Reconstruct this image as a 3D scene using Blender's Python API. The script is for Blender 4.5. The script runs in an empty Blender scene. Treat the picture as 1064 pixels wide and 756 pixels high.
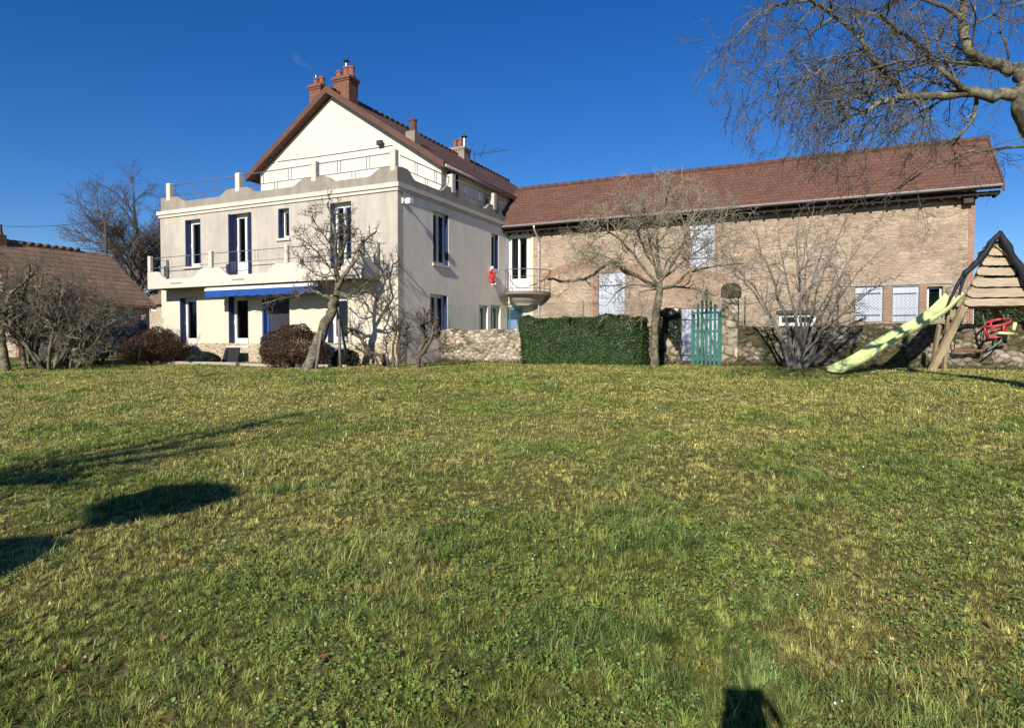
import bpy, math, random
import numpy as np
from mathutils import Vector, Matrix
random.seed(7)
RNG = np.random.default_rng(11)
PI = math.pi
S = bpy.context.scene
COL = S.collection

# ------------------------------------------------------------------ camera, sky, sun, exposure
EYE = 1.6
YAW = math.radians(25.28)
PITCH = math.radians(1.66)
FPX, CX, CY = 690.0, 532.0, 378.0
cam_data = bpy.data.cameras.new('camera')
cam = bpy.data.objects.new('camera', cam_data); COL.objects.link(cam)
cam.location = (0, 0, EYE)
cam.rotation_euler = (PI/2 - PITCH, 0, YAW)
cam_data.sensor_width = 36.0
cam_data.lens = 36.0 * FPX / 1064.0
cam_data.clip_start = 0.02
cam_data.clip_end = 3000
S.camera = cam

SUN_EL = math.radians(26.3)
SUN_D = (-0.105, 1.0)                       # horizontal direction the light travels
world = bpy.data.worlds.new('World'); S.world = world
world.use_nodes = True
wn = world.node_tree.nodes; wl = world.node_tree.links
wn.clear()
sky = wn.new('ShaderNodeTexSky'); sky.sky_type = 'NISHITA'; sky.sun_disc = False
sky.sun_elevation = SUN_EL
sky.sun_rotation = math.atan2(-SUN_D[0], -SUN_D[1])
sky.altitude = 400; sky.air_density = 1.0; sky.dust_density = 0.15; sky.ozone_density = 5.0
hs = wn.new('ShaderNodeHueSaturation'); hs.inputs['Saturation'].default_value = 1.27
hs.inputs['Hue'].default_value = 0.513
bg = wn.new('ShaderNodeBackground'); bg.inputs['Strength'].default_value = 0.074
wo = wn.new('ShaderNodeOutputWorld')
wl.new(sky.outputs[0], hs.inputs['Color']); wl.new(hs.outputs[0], bg.inputs[0]); wl.new(bg.outputs[0], wo.inputs[0])

sun_data = bpy.data.lights.new('sun', 'SUN'); sun_data.energy = 4.6; sun_data.angle = math.radians(0.53)
sun_data.color = (1.0, 0.935, 0.845)
sun = bpy.data.objects.new('sun', sun_data); COL.objects.link(sun)
hd = Vector((SUN_D[0], SUN_D[1], 0)).normalized()
LDIR = Vector((hd.x*math.cos(SUN_EL), hd.y*math.cos(SUN_EL), -math.sin(SUN_EL)))
sun.rotation_euler = LDIR.to_track_quat('-Z', 'Y').to_euler()
sun.location = (0, -20, 30)
S.view_settings.view_transform = 'Standard'; S.view_settings.look = 'None'
S.view_settings.exposure = 0.6; S.view_settings.gamma = 1.0; S.view_settings.use_curve_mapping = False
S.render.engine = 'CYCLES'
S.cycles.max_bounces = 6; S.cycles.diffuse_bounces = 3; S.cycles.glossy_bounces = 3
S.cycles.transparent_max_bounces = 8

# ------------------------------------------------------------------ measuring rays
cy_, sy_ = math.cos(YAW), math.sin(YAW)
def ray(px, py):
    r = (px-CX)/FPX; u = -(py-CY)/FPX
    f = math.cos(PITCH) + u*math.sin(PITCH); z = u*math.cos(PITCH) - math.sin(PITCH)
    return Vector((r*cy_ - f*sy_, r*sy_ + f*cy_, z))
def atY(px, py, Y):
    d = ray(px, py); t = Y/d.y
    return Vector((d.x*t, Y, EYE + d.z*t))
def atX(px, py, X):
    d = ray(px, py); t = X/d.x
    return Vector((X, d.y*t, EYE + d.z*t))
def Pd(px, py, depth):
    d = ray(px, py)
    f = -d.x*sy_ + d.y*cy_
    t = depth/f
    return Vector((d.x*t, d.y*t, EYE + d.z*t))
def ground_np(X, Y):
    s = 0.0545*Y
    k = 0.06
    z = -k*np.logaddexp(-s/k, -0.97/k)          # smooth minimum
    z = np.maximum(z, -1.0)
    fade = np.clip((22-np.abs(Y))/10, 0, 1)
    z = z + fade*(0.022*np.sin(X*0.9+0.4*Y)+0.016*np.sin(1.7*Y-0.8*X+1)+0.010*np.sin(2.9*X+2.1*Y+2))
    return z
def gz(X, Y): return float(ground_np(np.array([X]), np.array([Y]))[0])
def onground(px, depth):
    p = Pd(px, 380, depth); return Vector((p.x, p.y, gz(p.x, p.y)))

# ------------------------------------------------------------------ object helpers
def tag(o, label=None, cat=None, group=None, kind=None):
    if label: o['label'] = label
    if cat: o['category'] = cat
    if group: o['group'] = group
    if kind: o['kind'] = kind
    return o
def thing(name, loc, label, cat, group=None, rz=0):
    o = bpy.data.objects.new(name, None); COL.objects.link(o)
    o.location = loc; o.rotation_euler = (0, 0, rz); o.empty_display_size = 0.2
    return tag(o, label, cat, group)
def copy_tree(o, parent=None):
    c = o.copy(); COL.objects.link(c)
    if parent: c.parent = parent
    for ch in list(o.children): copy_tree(ch, c)
    return c
UP = Vector((0, 0, 1))
class MB:
    def __init__(s): s.v = []; s.f = []; s.sm = []
    def add(s, vs, fs, smooth=False):
        b = len(s.v); s.v += [tuple(p) for p in vs]
        s.f += [tuple(b+i for i in f) for f in fs]; s.sm += [smooth]*len(fs)
        return s
    def box(s, x0, x1, y0, y1, z0, z1):
        v = [(x0,y0,z0),(x1,y0,z0),(x1,y1,z0),(x0,y1,z0),(x0,y0,z1),(x1,y0,z1),(x1,y1,z1),(x0,y1,z1)]
        return s.add(v, [(3,2,1,0),(4,5,6,7),(0,1,5,4),(1,2,6,5),(2,3,7,6),(3,0,4,7)])
    def bbox(s, x0, x1, y0, y1, z0, z1, b=0.01):
        """box with chamfered edges"""
        b = min(b, (x1-x0)*.45, (y1-y0)*.45, (z1-z0)*.45)
        vs = []; idx = {}
        for i, (xa, xs) in enumerate(((x0, 1), (x1, -1))):
            for j, (ya, ys) in enumerate(((y0, 1), (y1, -1))):
                for k, (za, zs) in enumerate(((z0, 1), (z1, -1))):
                    for a in range(3):
                        p = [xa, ya, za]
                        for c, sg in ((0, xs), (1, ys), (2, zs)):
                            if c != a: p[c] += sg*b
                        idx[i, j, k, a] = len(vs); vs.append(p)
        # vertex (i,j,k,a): on the two faces NOT shrunk... shrunk along axes other than a -> lies on face a
        fs = []
        for i in (0, 1):
            fs.append([idx[i,0,0,0], idx[i,1,0,0], idx[i,1,1,0], idx[i,0,1,0]])
            fs.append([idx[0,i,0,1], idx[1,i,0,1], idx[1,i,1,1], idx[0,i,1,1]])
            fs.append([idx[0,0,i,2], idx[1,0,i,2], idx[1,1,i,2], idx[0,1,i,2]])
        for j in (0, 1):
            for k in (0, 1):
                fs.append([idx[0,j,k,1], idx[1,j,k,1], idx[1,j,k,2], idx[0,j,k,2]])
                fs.append([idx[j,0,k,0], idx[j,1,k,0], idx[j,1,k,2], idx[j,0,k,2]])
                fs.append([idx[j,k,0,0], idx[j,k,1,0], idx[j,k,1,1], idx[j,k,0,1]])
        for i in (0, 1):
            for j in (0, 1):
                for k in (0, 1):
                    fs.append([idx[i,j,k,0], idx[i,j,k,1], idx[i,j,k,2]])
        return s.add(vs, fs)
    def prism(s, poly, fn, a, b):
        """poly of (u,v); fn(u,v,w)->point"""
        n = len(poly)
        vs = [fn(u, v, a) for u, v in poly] + [fn(u, v, b) for u, v in poly]
        fs = [tuple(range(n)), tuple(range(2*n-1, n-1, -1))] + [(i, (i+1) % n, n+(i+1) % n, n+i) for i in range(n)]
        return s.add(vs, fs)
    def bar(s, p0, p1, w, h=None, up=UP):
        h = h or w
        p0, p1 = Vector(p0), Vector(p1); d = (p1-p0).normalized()
        a = d.cross(up)
        if a.length < 1e-4: a = d.cross(Vector((1, 0, 0)))
        a.normalize(); c = a.cross(d).normalized()
        vs = []
        for p in (p0, p1):
            for i, j in ((-1,-1),(1,-1),(1,1),(-1,1)): vs.append(p + a*(i*w/2) + c*(j*h/2))
        return s.add(vs, [(3,2,1,0),(4,5,6,7),(0,1,5,4),(1,2,6,5),(2,3,7,6),(3,0,4,7)])
    def tube(s, pts, r, n=8, cap=True):
        pts = [Vector(p) for p in pts]; m = len(pts)
        rs = r if isinstance(r, (list, tuple)) else [r]*m
        t0 = (pts[1]-pts[0]).normalized()
        ref = t0.cross(UP)
        if ref.length < 1e-3: ref = Vector((1, 0, 0))
        ref.normalize(); vs = []
        for i, p in enumerate(pts):
            t = (pts[min(i+1, m-1)]-pts[max(i-1, 0)]).normalized()
            ref = (ref - t*ref.dot(t)).normalized(); c = t.cross(ref)
            for k in range(n):
                a = 2*PI*k/n; vs.append(p + ref*(rs[i]*math.cos(a)) + c*(rs[i]*math.sin(a)))
        fs = [(i*n+k, i*n+(k+1) % n, (i+1)*n+(k+1) % n, (i+1)*n+k) for i in range(m-1) for k in range(n)]
        b = len(s.v); s.add(vs, fs, True)
        if cap:
            s.f += [tuple(b+k for k in range(n))[::-1], tuple(b+(m-1)*n+k for k in range(n))]; s.sm += [False, False]
        return s
    def lathe(s, prof, c, n=24):
        c = Vector(c); vs = []
        for r, z in prof:
            for k in range(n):
                a = 2*PI*k/n; vs.append((c.x+r*math.cos(a), c.y+r*math.sin(a), c.z+z))
        m = len(prof)
        fs = [(i*n+k, i*n+(k+1) % n, (i+1)*n+(k+1) % n, (i+1)*n+k) for i in range(m-1) for k in range(n)]
        fs += [tuple(range(n))[::-1], tuple((m-1)*n+k for k in range(n))]
        return s.add(vs, fs, False)
    def ball(s, c, rx, ry, rz, nu=14, nv=9, M=None):
        c = Vector(c); vs = []; 
        for j in range(nv+1):
            ph = PI*j/nv
            for k in range(nu):
                a = 2*PI*k/nu
                q = Vector((rx*math.sin(ph)*math.cos(a), ry*math.sin(ph)*math.sin(a), rz*math.cos(ph)))
                if M: q = M @ q
                vs.append(c+q)
        fs = [(j*nu+k, (j+1)*nu+k, (j+1)*nu+(k+1) % nu, j*nu+(k+1) % nu) for j in range(nv) for k in range(nu)]
        return s.add(vs, fs, True)
    def build(s, name, mat, parent=None, loc=None):
        me = bpy.data.meshes.new(name)
        me.from_pydata(s.v, [], s.f); 
        n = len(s.f)
        me.polygons.foreach_set('use_smooth', s.sm)
        plane_uv(me)
        me.materials.append(mat)
        o = bpy.data.objects.new(name, me); COL.objects.link(o)
        if parent is not None:
            o.parent = parent
            # world-space coordinates were given: undo the parents' transforms
            P = world_matrix(parent)
            o.matrix_parent_inverse = P.inverted()
        return o
def world_matrix(o):
    M = Matrix.LocRotScale(o.location, o.rotation_euler, o.scale)
    if o.parent: return world_matrix(o.parent) @ o.matrix_parent_inverse @ M
    return M
def plane_uv(me):
    n = len(me.polygons); nl = len(me.loops)
    if not n: return
    co = np.empty(len(me.vertices)*3, np.float32); me.vertices.foreach_get('co', co); co = co.reshape(-1, 3)
    nor = np.empty(n*3, np.float32); me.polygons.foreach_get('normal', nor); nor = nor.reshape(-1, 3)
    tot = np.empty(n, np.int32); me.polygons.foreach_get('loop_total', tot)
    li = np.empty(nl, np.int32); me.loops.foreach_get('vertex_index', li)
    t = np.cross(np.array([[0, 0, 1.0]]), nor); ln = np.linalg.norm(t, axis=1, keepdims=True)
    flat = ln[:, 0] < 0.05
    t = t/np.maximum(ln, 1e-6); t[flat] = (1, 0, 0)
    # keep u running the same way for opposite faces
    sgn = np.where(np.abs(t[:, 0]) >= np.abs(t[:, 1]), np.sign(t[:, 0]), np.sign(t[:, 1])); sgn[sgn == 0] = 1
    t = t*sgn[:, None]
    b = np.cross(nor, t); bs = np.where(b[:, 2] < 0, -1, 1); b = b*bs[:, None]; b[flat] = (0, 1, 0)
    f = np.repeat(np.arange(n), tot)
    p = co[li]
    uv = np.stack([(p*t[f]).sum(1), (p*b[f]).sum(1)], 1).astype(np.float32)
    l = me.uv_layers.new(name='UVMap'); l.data.foreach_set('uv', uv.ravel())
def np_mesh(name, V, F, mat, parent=None, col=None, smooth=False):
    """V (n,3); F (m,k) constant k"""
    me = bpy.data.meshes.new(name)
    m, k = F.shape
    me.vertices.add(len(V)); me.vertices.foreach_set('co', np.ascontiguousarray(V, np.float32).ravel())
    me.loops.add(m*k); me.loops.foreach_set('vertex_index', np.ascontiguousarray(F, np.int32).ravel())
    me.polygons.add(m); me.polygons.foreach_set('loop_start', np.arange(0, m*k, k, dtype=np.int32))
    if smooth: me.polygons.foreach_set('use_smooth', np.ones(m, bool))
    me.update(calc_edges=True)
    if col is not None:
        a = me.color_attributes.new('Col', 'FLOAT_COLOR', 'POINT')
        c = np.ones((len(V), 4), np.float32); c[:, :3] = col
        a.data.foreach_set('color', c.ravel())
    me.materials.append(mat)
    o = bpy.data.objects.new(name, me); COL.objects.link(o)
    if parent is not None:
        o.parent = parent; o.matrix_parent_inverse = world_matrix(parent).inverted()
    return o

def planar_uv(o, org, t, b):
    me = o.data; org, t, b = Vector(org), Vector(t).normalized(), Vector(b).normalized()
    l = me.uv_layers[0].data
    for k, lp in enumerate(me.loops):
        q = me.vertices[lp.vertex_index].co-org; l[k].uv = (q.dot(t), q.dot(b))
# ------------------------------------------------------------------ materials
class NT:
    def __init__(s, name):
        s.m = bpy.data.materials.new(name); s.m.use_nodes = True
        s.t = s.m.node_tree; s.n = s.t.nodes; s.n.clear()
        s.out = s.n.new('ShaderNodeOutputMaterial'); s.p = s.n.new('ShaderNodeBsdfPrincipled')
        s.t.links.new(s.p.outputs[0], s.out.inputs[0])
        s.tc = s.n.new('ShaderNodeTexCoord')
    def link(s, a, b): s.t.links.new(a, b)
    def coord(s, kind='Object', scale=(1, 1, 1)):
        mp = s.n.new('ShaderNodeMapping'); mp.inputs['Scale'].default_value = scale
        s.link(s.tc.outputs[kind], mp.inputs[0]); return mp.outputs[0]
    def noise(s, vec, scale, detail=6, rough=0.6, dist=0.0):
        n = s.n.new('ShaderNodeTexNoise'); n.inputs['Scale'].default_value = scale
        n.inputs['Detail'].default_value = detail; n.inputs['Roughness'].default_value = rough
        n.inputs['Distortion'].default_value = dist
        s.link(vec, n.inputs['Vector']); return n
    def ramp(s, fac, stops):
        r = s.n.new('ShaderNodeValToRGB'); e = r.color_ramp.elements
        while len(e) < len(stops): e.new(0.5)
        for i, (p, c) in enumerate(stops):
            e[i].position = p; e[i].color = (*c, 1) if len(c) == 3 else c
        s.link(fac, r.inputs[0]); return r.outputs[0]
    def mix(s, fac, a, b, mode='MIX'):
        m = s.n.new('ShaderNodeMix'); m.data_type = 'RGBA'; m.blend_type = mode
        for sock, v in ((m.inputs[0], fac), (m.inputs[6], a), (m.inputs[7], b)):
            if hasattr(v, 'is_output'): s.link(v, sock)
            elif isinstance(v, (int, float)): sock.default_value = v
            else: sock.default_value = (*v, 1)
        return m.outputs[2]
    def math(s, op, a, b=None, c=None):
        m = s.n.new('ShaderNodeMath'); m.operation = op
        for i, v in enumerate((a, b, c)):
            if v is None: continue
            if hasattr(v, 'is_output'): s.link(v, m.inputs[i])
            else: m.inputs[i].default_value = v
        return m.outputs[0]
    def bump(s, h, strength=0.5, dist=0.02):
        b = s.n.new('ShaderNodeBump'); b.inputs['Strength'].default_value = strength; b.inputs['Distance'].default_value = dist
        s.link(h, b.inputs['Height']); s.link(b.outputs[0], s.p.inputs['Normal'])
    def done(s, col, rough=0.8, spec=0.3, metal=0.0):
        if hasattr(col, 'is_output'): s.link(col, s.p.inputs['Base Color'])
        else: s.p.inputs['Base Color'].default_value = (*col, 1)
        if hasattr(rough, 'is_output'): s.link(rough, s.p.inputs['Roughness'])
        else: s.p.inputs['Roughness'].default_value = rough
        s.p.inputs['Specular IOR Level'].default_value = spec; s.p.inputs['Metallic'].default_value = metal
        return s.m
def shade(c, k): return tuple(min(1, x*k) for x in c)
def M_simple(name, c, rough=0.7, var=0.25, scale=6.0, bump=0.15, bd=0.01, spec=0.3, metal=0.0, stretch=(1, 1, 1)):
    t = NT(name); v = t.coord('Object', stretch)
    n = t.noise(v, scale); n2 = t.noise(v, scale*0.17, 3)
    f = t.math('MULTIPLY_ADD', n2.outputs[0], 0.6, t.math('MULTIPLY', n.outputs[0], 0.5))
    col = t.ramp(f, [(0.3, shade(c, 1-var)), (0.55, c), (0.8, shade(c, 1+var*0.6))])
    if bump: t.bump(n.outputs[0], bump, bd)
    return t.done(col, rough, spec, metal)
def M_stucco(name, c, dirt, dirt_amt=0.5, base_dirt=0.0):
    t = NT(name); v = t.coord('Object'); vs = t.coord('Object', (1.6, 1.6, 0.22))
    streak = t.noise(vs, 1.3, 7, 0.65); blot = t.noise(v, 0.55, 5, 0.6); fine = t.noise(v, 45, 4, 0.7)
    mid = t.noise(v, 3.2, 6, 0.7)
    f = t.math('MULTIPLY', t.ramp(streak.outputs[0], [(0.38, (0, 0, 0)), (0.72, (1, 1, 1))]), dirt_amt)
    col = t.mix(f, c, dirt)
    col = t.mix(t.math('MULTIPLY', t.ramp(blot.outputs[0], [(0.45, (0, 0, 0)), (0.75, (1, 1, 1))]), dirt_amt*0.8), col, shade(dirt, 0.9))
    col = t.mix(0.35, col, t.ramp(mid.outputs[0], [(0.3, shade(c, 0.8)), (0.7, shade(c, 1.1))]))
    t.bump(fine.outputs[0], 0.35, 0.006)
    return t.done(col, 0.92, 0.15)
def M_stone(name, cols, mortar, sx=2.6, sy=4.2, mort_w=0.06, moss=None, bump=0.9, bd=0.03, rand=1.0, mort_mix=1.0, smear_amt=0.35, vary=0.0):
    t = NT(name); uv = t.coord('UV')
    warp = t.noise(uv, 2.0, 4)
    wv = t.n.new('ShaderNodeVectorMath'); wv.operation = 'MULTIPLY_ADD'
    t.link(warp.outputs['Color'], wv.inputs[0]); wv.inputs[1].default_value = (0.16, 0.10, 0); t.link(uv, wv.inputs[2])
    mp = t.n.new('ShaderNodeMapping'); mp.inputs['Scale'].default_value = (sx, sy, 1); t.link(wv.outputs[0], mp.inputs[0])
    def voro(feature):
        n = t.n.new('ShaderNodeTexVoronoi'); n.voronoi_dimensions = '2D'; n.feature = feature
        n.inputs['Scale'].default_value = 1.0; n.inputs['Randomness'].default_value = rand
        t.link(mp.outputs[0], n.inputs['Vector']); return n
    cell = voro('F1'); edge = voro('DISTANCE_TO_EDGE'); cell_c, edge_d = cell.outputs['Color'], edge.outputs['Distance']
    if vary:      # patches of smaller rubble among the larger stones
        mk0 = t.ramp(t.noise(uv, 0.9, 5, 0.65).outputs[0], [(0.47, (0, 0, 0)), (0.53, (1, 1, 1))])
        c2, e2 = voro('F1'), voro('DISTANCE_TO_EDGE')
        for q in (c2, e2): q.inputs['Scale'].default_value = vary
        cell_c = t.mix(mk0, cell_c, c2.outputs['Color']); edge_d = t.math('ADD', t.math('MULTIPLY', edge_d, t.math('SUBTRACT', 1.0, mk0)), t.math('MULTIPLY', e2.outputs['Distance'], mk0))
    sep = t.n.new('ShaderNodeSeparateColor'); t.link(cell_c, sep.inputs[0])
    k = len(cols)
    base = t.ramp(sep.outputs[0], [(i/(k-1) if k > 1 else 0, c) for i, c in enumerate(cols)])
    n1 = t.noise(uv, 9, 7, 0.7); n2 = t.noise(uv, 0.45, 5, 0.6)
    base = t.mix(0.55, base, t.ramp(n1.outputs[0], [(0.25, (0.35, 0.33, 0.30)), (0.5, (0.75, 0.75, 0.75)), (0.75, (1.15, 1.12, 1.08))]), 'MULTIPLY')
    ed = t.math('ADD', edge_d, t.math('MULTIPLY_ADD', n1.outputs[0], 0.10, -0.05))
    mk = t.ramp(ed, [(mort_w*0.4, (1, 1, 1)), (mort_w*1.7, (0, 0, 0))])
    n3 = t.noise(uv, 1.1, 4, 0.6)
    smear = t.ramp(n3.outputs[0], [(0.42, (0, 0, 0)), (0.62, (1, 1, 1))])
    mk2 = t.math('MINIMUM', t.math('ADD', t.math('MULTIPLY', mk, mort_mix), t.math('MULTIPLY', smear, smear_amt)), 1.0)
    col = t.mix(mk2, base, t.mix(0.5, mortar, t.ramp(n1.outputs[0], [(0.3, shade(mortar, 0.6)), (0.7, shade(mortar, 1.25))])))
    col = t.mix(t.ramp(n2.outputs[0], [(0.35, (0, 0, 0)), (0.7, (0.6, 0.6, 0.6))]), col, t.mix(1.0, col, (0.72, 0.66, 0.58), 'MULTIPLY'))
    if vary:      # broad weathering: greyer, pinker and sootier areas, dark pocks
        w1 = t.noise(uv, 0.22, 6, 0.65); w2 = t.noise(uv, 3.2, 8, 0.8)
        col = t.mix(t.ramp(w1.outputs[0], [(0.40, (0, 0, 0)), (0.60, (0.8, 0.8, 0.8))]), col, t.mix(1.0, col, (0.84, 0.80, 0.86), 'MULTIPLY'))
        col = t.mix(t.ramp(w2.outputs[0], [(0.56, (0, 0, 0)), (0.72, (0.75, 0.75, 0.75))]), col, t.mix(1.0, col, (0.50, 0.46, 0.44), 'MULTIPLY'))
    if moss:
        n4 = t.noise(uv, 1.7, 6, 0.7)
        col = t.mix(t.ramp(n4.outputs[0], [(0.42, (0, 0, 0)), (0.60, (0.85, 0.85, 0.85))]), col, moss)
    h = t.math('ADD', t.math('MULTIPLY', t.ramp(ed, [(0, (0, 0, 0)), (mort_w*2.5, (1, 1, 1))]), 1.0), t.math('MULTIPLY', n1.outputs[0], 0.6))
    t.bump(h, bump, bd)
    return t.done(col, 0.93, 0.15)
def M_tiles(name, c1, c2, c3, tw=0.22, th=0.17, weather=(0.16, 0.13, 0.11), wamt=0.5, row=0.45):
    t = NT(name); uv = t.coord('UV')
    b = t.n.new('ShaderNodeTexBrick'); t.link(uv, b.inputs['Vector'])
    b.offset = 0.5; b.inputs['Scale'].default_value = 1.0
    b.inputs['Color1'].default_value = (*c1, 1); b.inputs['Color2'].default_value = (*c2, 1)
    b.inputs['Mortar'].default_value = (*shade(c1, 0.25), 1)
    b.inputs['Mortar Size'].default_value = 0.006; b.inputs['Mortar Smooth'].default_value = 0.3
    b.inputs['Brick Width'].default_value = tw; b.inputs['Row Height'].default_value = th; b.inputs['Bias'].default_value = 0.0
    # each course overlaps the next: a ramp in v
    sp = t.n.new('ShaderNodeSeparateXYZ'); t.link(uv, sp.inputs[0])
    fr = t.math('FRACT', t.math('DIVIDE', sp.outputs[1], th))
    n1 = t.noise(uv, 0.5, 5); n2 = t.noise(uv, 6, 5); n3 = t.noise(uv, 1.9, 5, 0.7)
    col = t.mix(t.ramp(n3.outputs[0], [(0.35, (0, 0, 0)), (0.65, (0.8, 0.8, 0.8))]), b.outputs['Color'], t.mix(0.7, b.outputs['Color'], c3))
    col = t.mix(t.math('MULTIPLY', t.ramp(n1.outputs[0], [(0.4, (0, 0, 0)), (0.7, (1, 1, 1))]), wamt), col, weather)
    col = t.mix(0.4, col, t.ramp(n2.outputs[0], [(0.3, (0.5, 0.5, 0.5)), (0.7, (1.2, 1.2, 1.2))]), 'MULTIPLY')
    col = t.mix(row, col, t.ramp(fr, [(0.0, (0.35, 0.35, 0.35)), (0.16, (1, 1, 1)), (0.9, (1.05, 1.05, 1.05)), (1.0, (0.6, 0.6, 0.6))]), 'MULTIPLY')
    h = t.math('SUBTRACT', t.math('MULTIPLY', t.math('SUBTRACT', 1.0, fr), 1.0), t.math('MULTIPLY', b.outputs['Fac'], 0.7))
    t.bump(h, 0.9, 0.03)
    return t.done(col, 0.85, 0.2)
def M_brick(name, c1, c2, mortar, bw=0.22, bh=0.065):
    t = NT(name); uv = t.coord('UV')
    b = t.n.new('ShaderNodeTexBrick'); t.link(uv, b.inputs['Vector'])
    b.inputs['Scale'].default_value = 1.0
    b.inputs['Color1'].default_value = (*c1, 1); b.inputs['Color2'].default_value = (*c2, 1); b.inputs['Mortar'].default_value = (*mortar, 1)
    b.inputs['Mortar Size'].default_value = 0.008; b.inputs['Brick Width'].default_value = bw; b.inputs['Row Height'].default_value = bh
    n2 = t.noise(uv, 5, 6, 0.7)
    col = t.mix(0.6, b.outputs['Color'], t.ramp(n2.outputs[0], [(0.3, (0.5, 0.48, 0.46)), (0.7, (1.2, 1.2, 1.2))]), 'MULTIPLY')
    t.bump(t.math('SUBTRACT', t.math('MULTIPLY', n2.outputs[0], 0.4), b.outputs['Fac']), 0.7, 0.012)
    return t.done(col, 0.9, 0.2)
def M_attr(name, rough=0.6, spec=0.3, trans=0.0, var=0.0):
    t = NT(name); a = t.n.new('ShaderNodeAttribute'); a.attribute_name = 'Col'
    m = t.done(a.outputs['Color'], rough, spec)
    if trans:
        tr = t.n.new('ShaderNodeBsdfTranslucent'); t.link(a.outputs['Color'], tr.inputs[0])
        mx = t.n.new('ShaderNodeMixShader'); mx.inputs[0].default_value = trans
        t.link(t.p.outputs[0], mx.inputs[1]); t.link(tr.outputs[0], mx.inputs[2]); t.link(mx.outputs[0], t.out.inputs[0])
    return m
def M_bark(name, dark, mid, light, lichen=None, amt=0.5, sc=1.0):
    t = NT(name); v = t.coord('Object', (1, 1, 0.45)); vo = t.coord('Object')
    n1 = t.noise(v, 22*sc, 6, 0.75); n2 = t.noise(vo, 3.5*sc, 5, 0.7); n3 = t.noise(vo, 14*sc, 4, 0.6)
    col = t.ramp(n1.outputs[0], [(0.3, dark), (0.52, mid), (0.75, light)])
    if lichen:
        f = t.math('MULTIPLY', t.ramp(n2.outputs[0], [(0.42, (0, 0, 0)), (0.58, (1, 1, 1))]), t.ramp(n3.outputs[0], [(0.35, (0.2, 0.2, 0.2)), (0.6, (1, 1, 1))]))
        col = t.mix(t.math('MULTIPLY', f, amt), col, lichen)
    t.bump(n1.outputs[0], 0.8, 0.02)
    return t.done(col, 0.95, 0.1)

MAT = {}
MAT['stucco_upper'] = M_stucco('weathered_render', (0.47, 0.43, 0.36), (0.23, 0.207, 0.172), 0.8)
MAT['stucco_side'] = M_stucco('lightened_render', (0.88, 0.80, 0.66), (0.58, 0.52, 0.43), 0.65)  # paler than the front render: albedo raised in place of grazing sunlight
MAT['stucco_low'] = M_stucco('cream_render', (0.58, 0.52, 0.40), (0.48, 0.42, 0.31), 0.28)
MAT['stucco_gable'] = M_stucco('gable_render', (0.58, 0.55, 0.47), (0.43, 0.40, 0.33), 0.3)
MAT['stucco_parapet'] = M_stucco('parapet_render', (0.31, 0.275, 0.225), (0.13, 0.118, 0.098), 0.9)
MAT['cream_paint'] = M_stucco('cream_paint', (0.54, 0.505, 0.43), (0.37, 0.34, 0.28), 0.4)
MAT['base_stone'] = M_stone('base_stone', [(0.46, 0.37, 0.25), (0.36, 0.29, 0.21), (0.50, 0.42, 0.30)], (0.56, 0.49, 0.36), 3.8, 6.0, 0.10)
MAT['barn_stone'] = M_stone('barn_stone',  [(0.30, 0.235, 0.17), (0.47, 0.375, 0.265), (0.36, 0.275, 0.205), (0.55, 0.45, 0.32), (0.24, 0.20, 0.16)], (0.46, 0.37, 0.26), 3.0, 6.6, 0.07, bump=0.65, bd=0.03, rand=0.85, mort_mix=0.45, smear_amt=0.45, vary=1.9)
MAT['cottage_stone'] = M_stone('cottage_stone', [(0.42, 0.33, 0.25), (0.52, 0.42, 0.32), (0.36, 0.29, 0.23)], (0.50, 0.42, 0.32), 2.4, 4.0, 0.07)
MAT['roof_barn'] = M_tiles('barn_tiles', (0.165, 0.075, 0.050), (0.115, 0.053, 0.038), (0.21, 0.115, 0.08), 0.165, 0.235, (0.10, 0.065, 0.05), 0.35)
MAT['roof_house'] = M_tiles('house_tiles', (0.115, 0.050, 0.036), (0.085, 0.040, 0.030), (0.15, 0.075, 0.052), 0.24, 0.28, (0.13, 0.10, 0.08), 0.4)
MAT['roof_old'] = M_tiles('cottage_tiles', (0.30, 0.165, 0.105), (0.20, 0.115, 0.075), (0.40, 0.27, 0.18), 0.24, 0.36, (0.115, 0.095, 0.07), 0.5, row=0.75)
MAT['brick'] = M_brick('red_brick', (0.22, 0.082, 0.05), (0.165, 0.064, 0.04), (0.21, 0.145, 0.105))
MAT['brick_pale'] = M_brick('orange_brick', (0.36, 0.20, 0.135), (0.30, 0.165, 0.115), (0.37, 0.28, 0.205))
MAT['terracotta'] = M_simple('terracotta', (0.21, 0.085, 0.05), 0.8, 0.3, 8)
MAT['verge'] = M_simple('verge_tile', (0.105, 0.052, 0.037), 0.85, 0.35, 7, 0.4, 0.01)
MAT['concrete'] = M_simple('concrete', (0.33, 0.30, 0.25), 0.9, 0.3, 9, 0.4, 0.01)
MAT['grey_chimney'] = M_simple('grey_chimney', (0.25, 0.21, 0.17), 0.9, 0.35, 9, 0.4, 0.01)
MAT['white_pvc'] = M_simple('white_frame', (0.68, 0.68, 0.67), 0.4, 0.05, 5, 0.0, spec=0.5)
MAT['white_wood'] = M_simple('white_shutter', (0.42, 0.455, 0.52), 0.6, 0.14, 5, 0.2, 0.004, stretch=(1, 1, 0.2))
MAT['blue'] = M_simple('blue_paint', (0.016, 0.026, 0.10), 0.45, 0.3, 4, 0.08, spec=0.4)
MAT['blue_bright'] = M_simple('bright_blue_paint', (0.025, 0.075, 0.30), 0.45, 0.25, 4, 0.08, spec=0.4)
MAT['awning'] = M_simple('awning_blue', (0.010, 0.06, 0.26), 0.6, 0.2, 3, 0.1)
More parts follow.
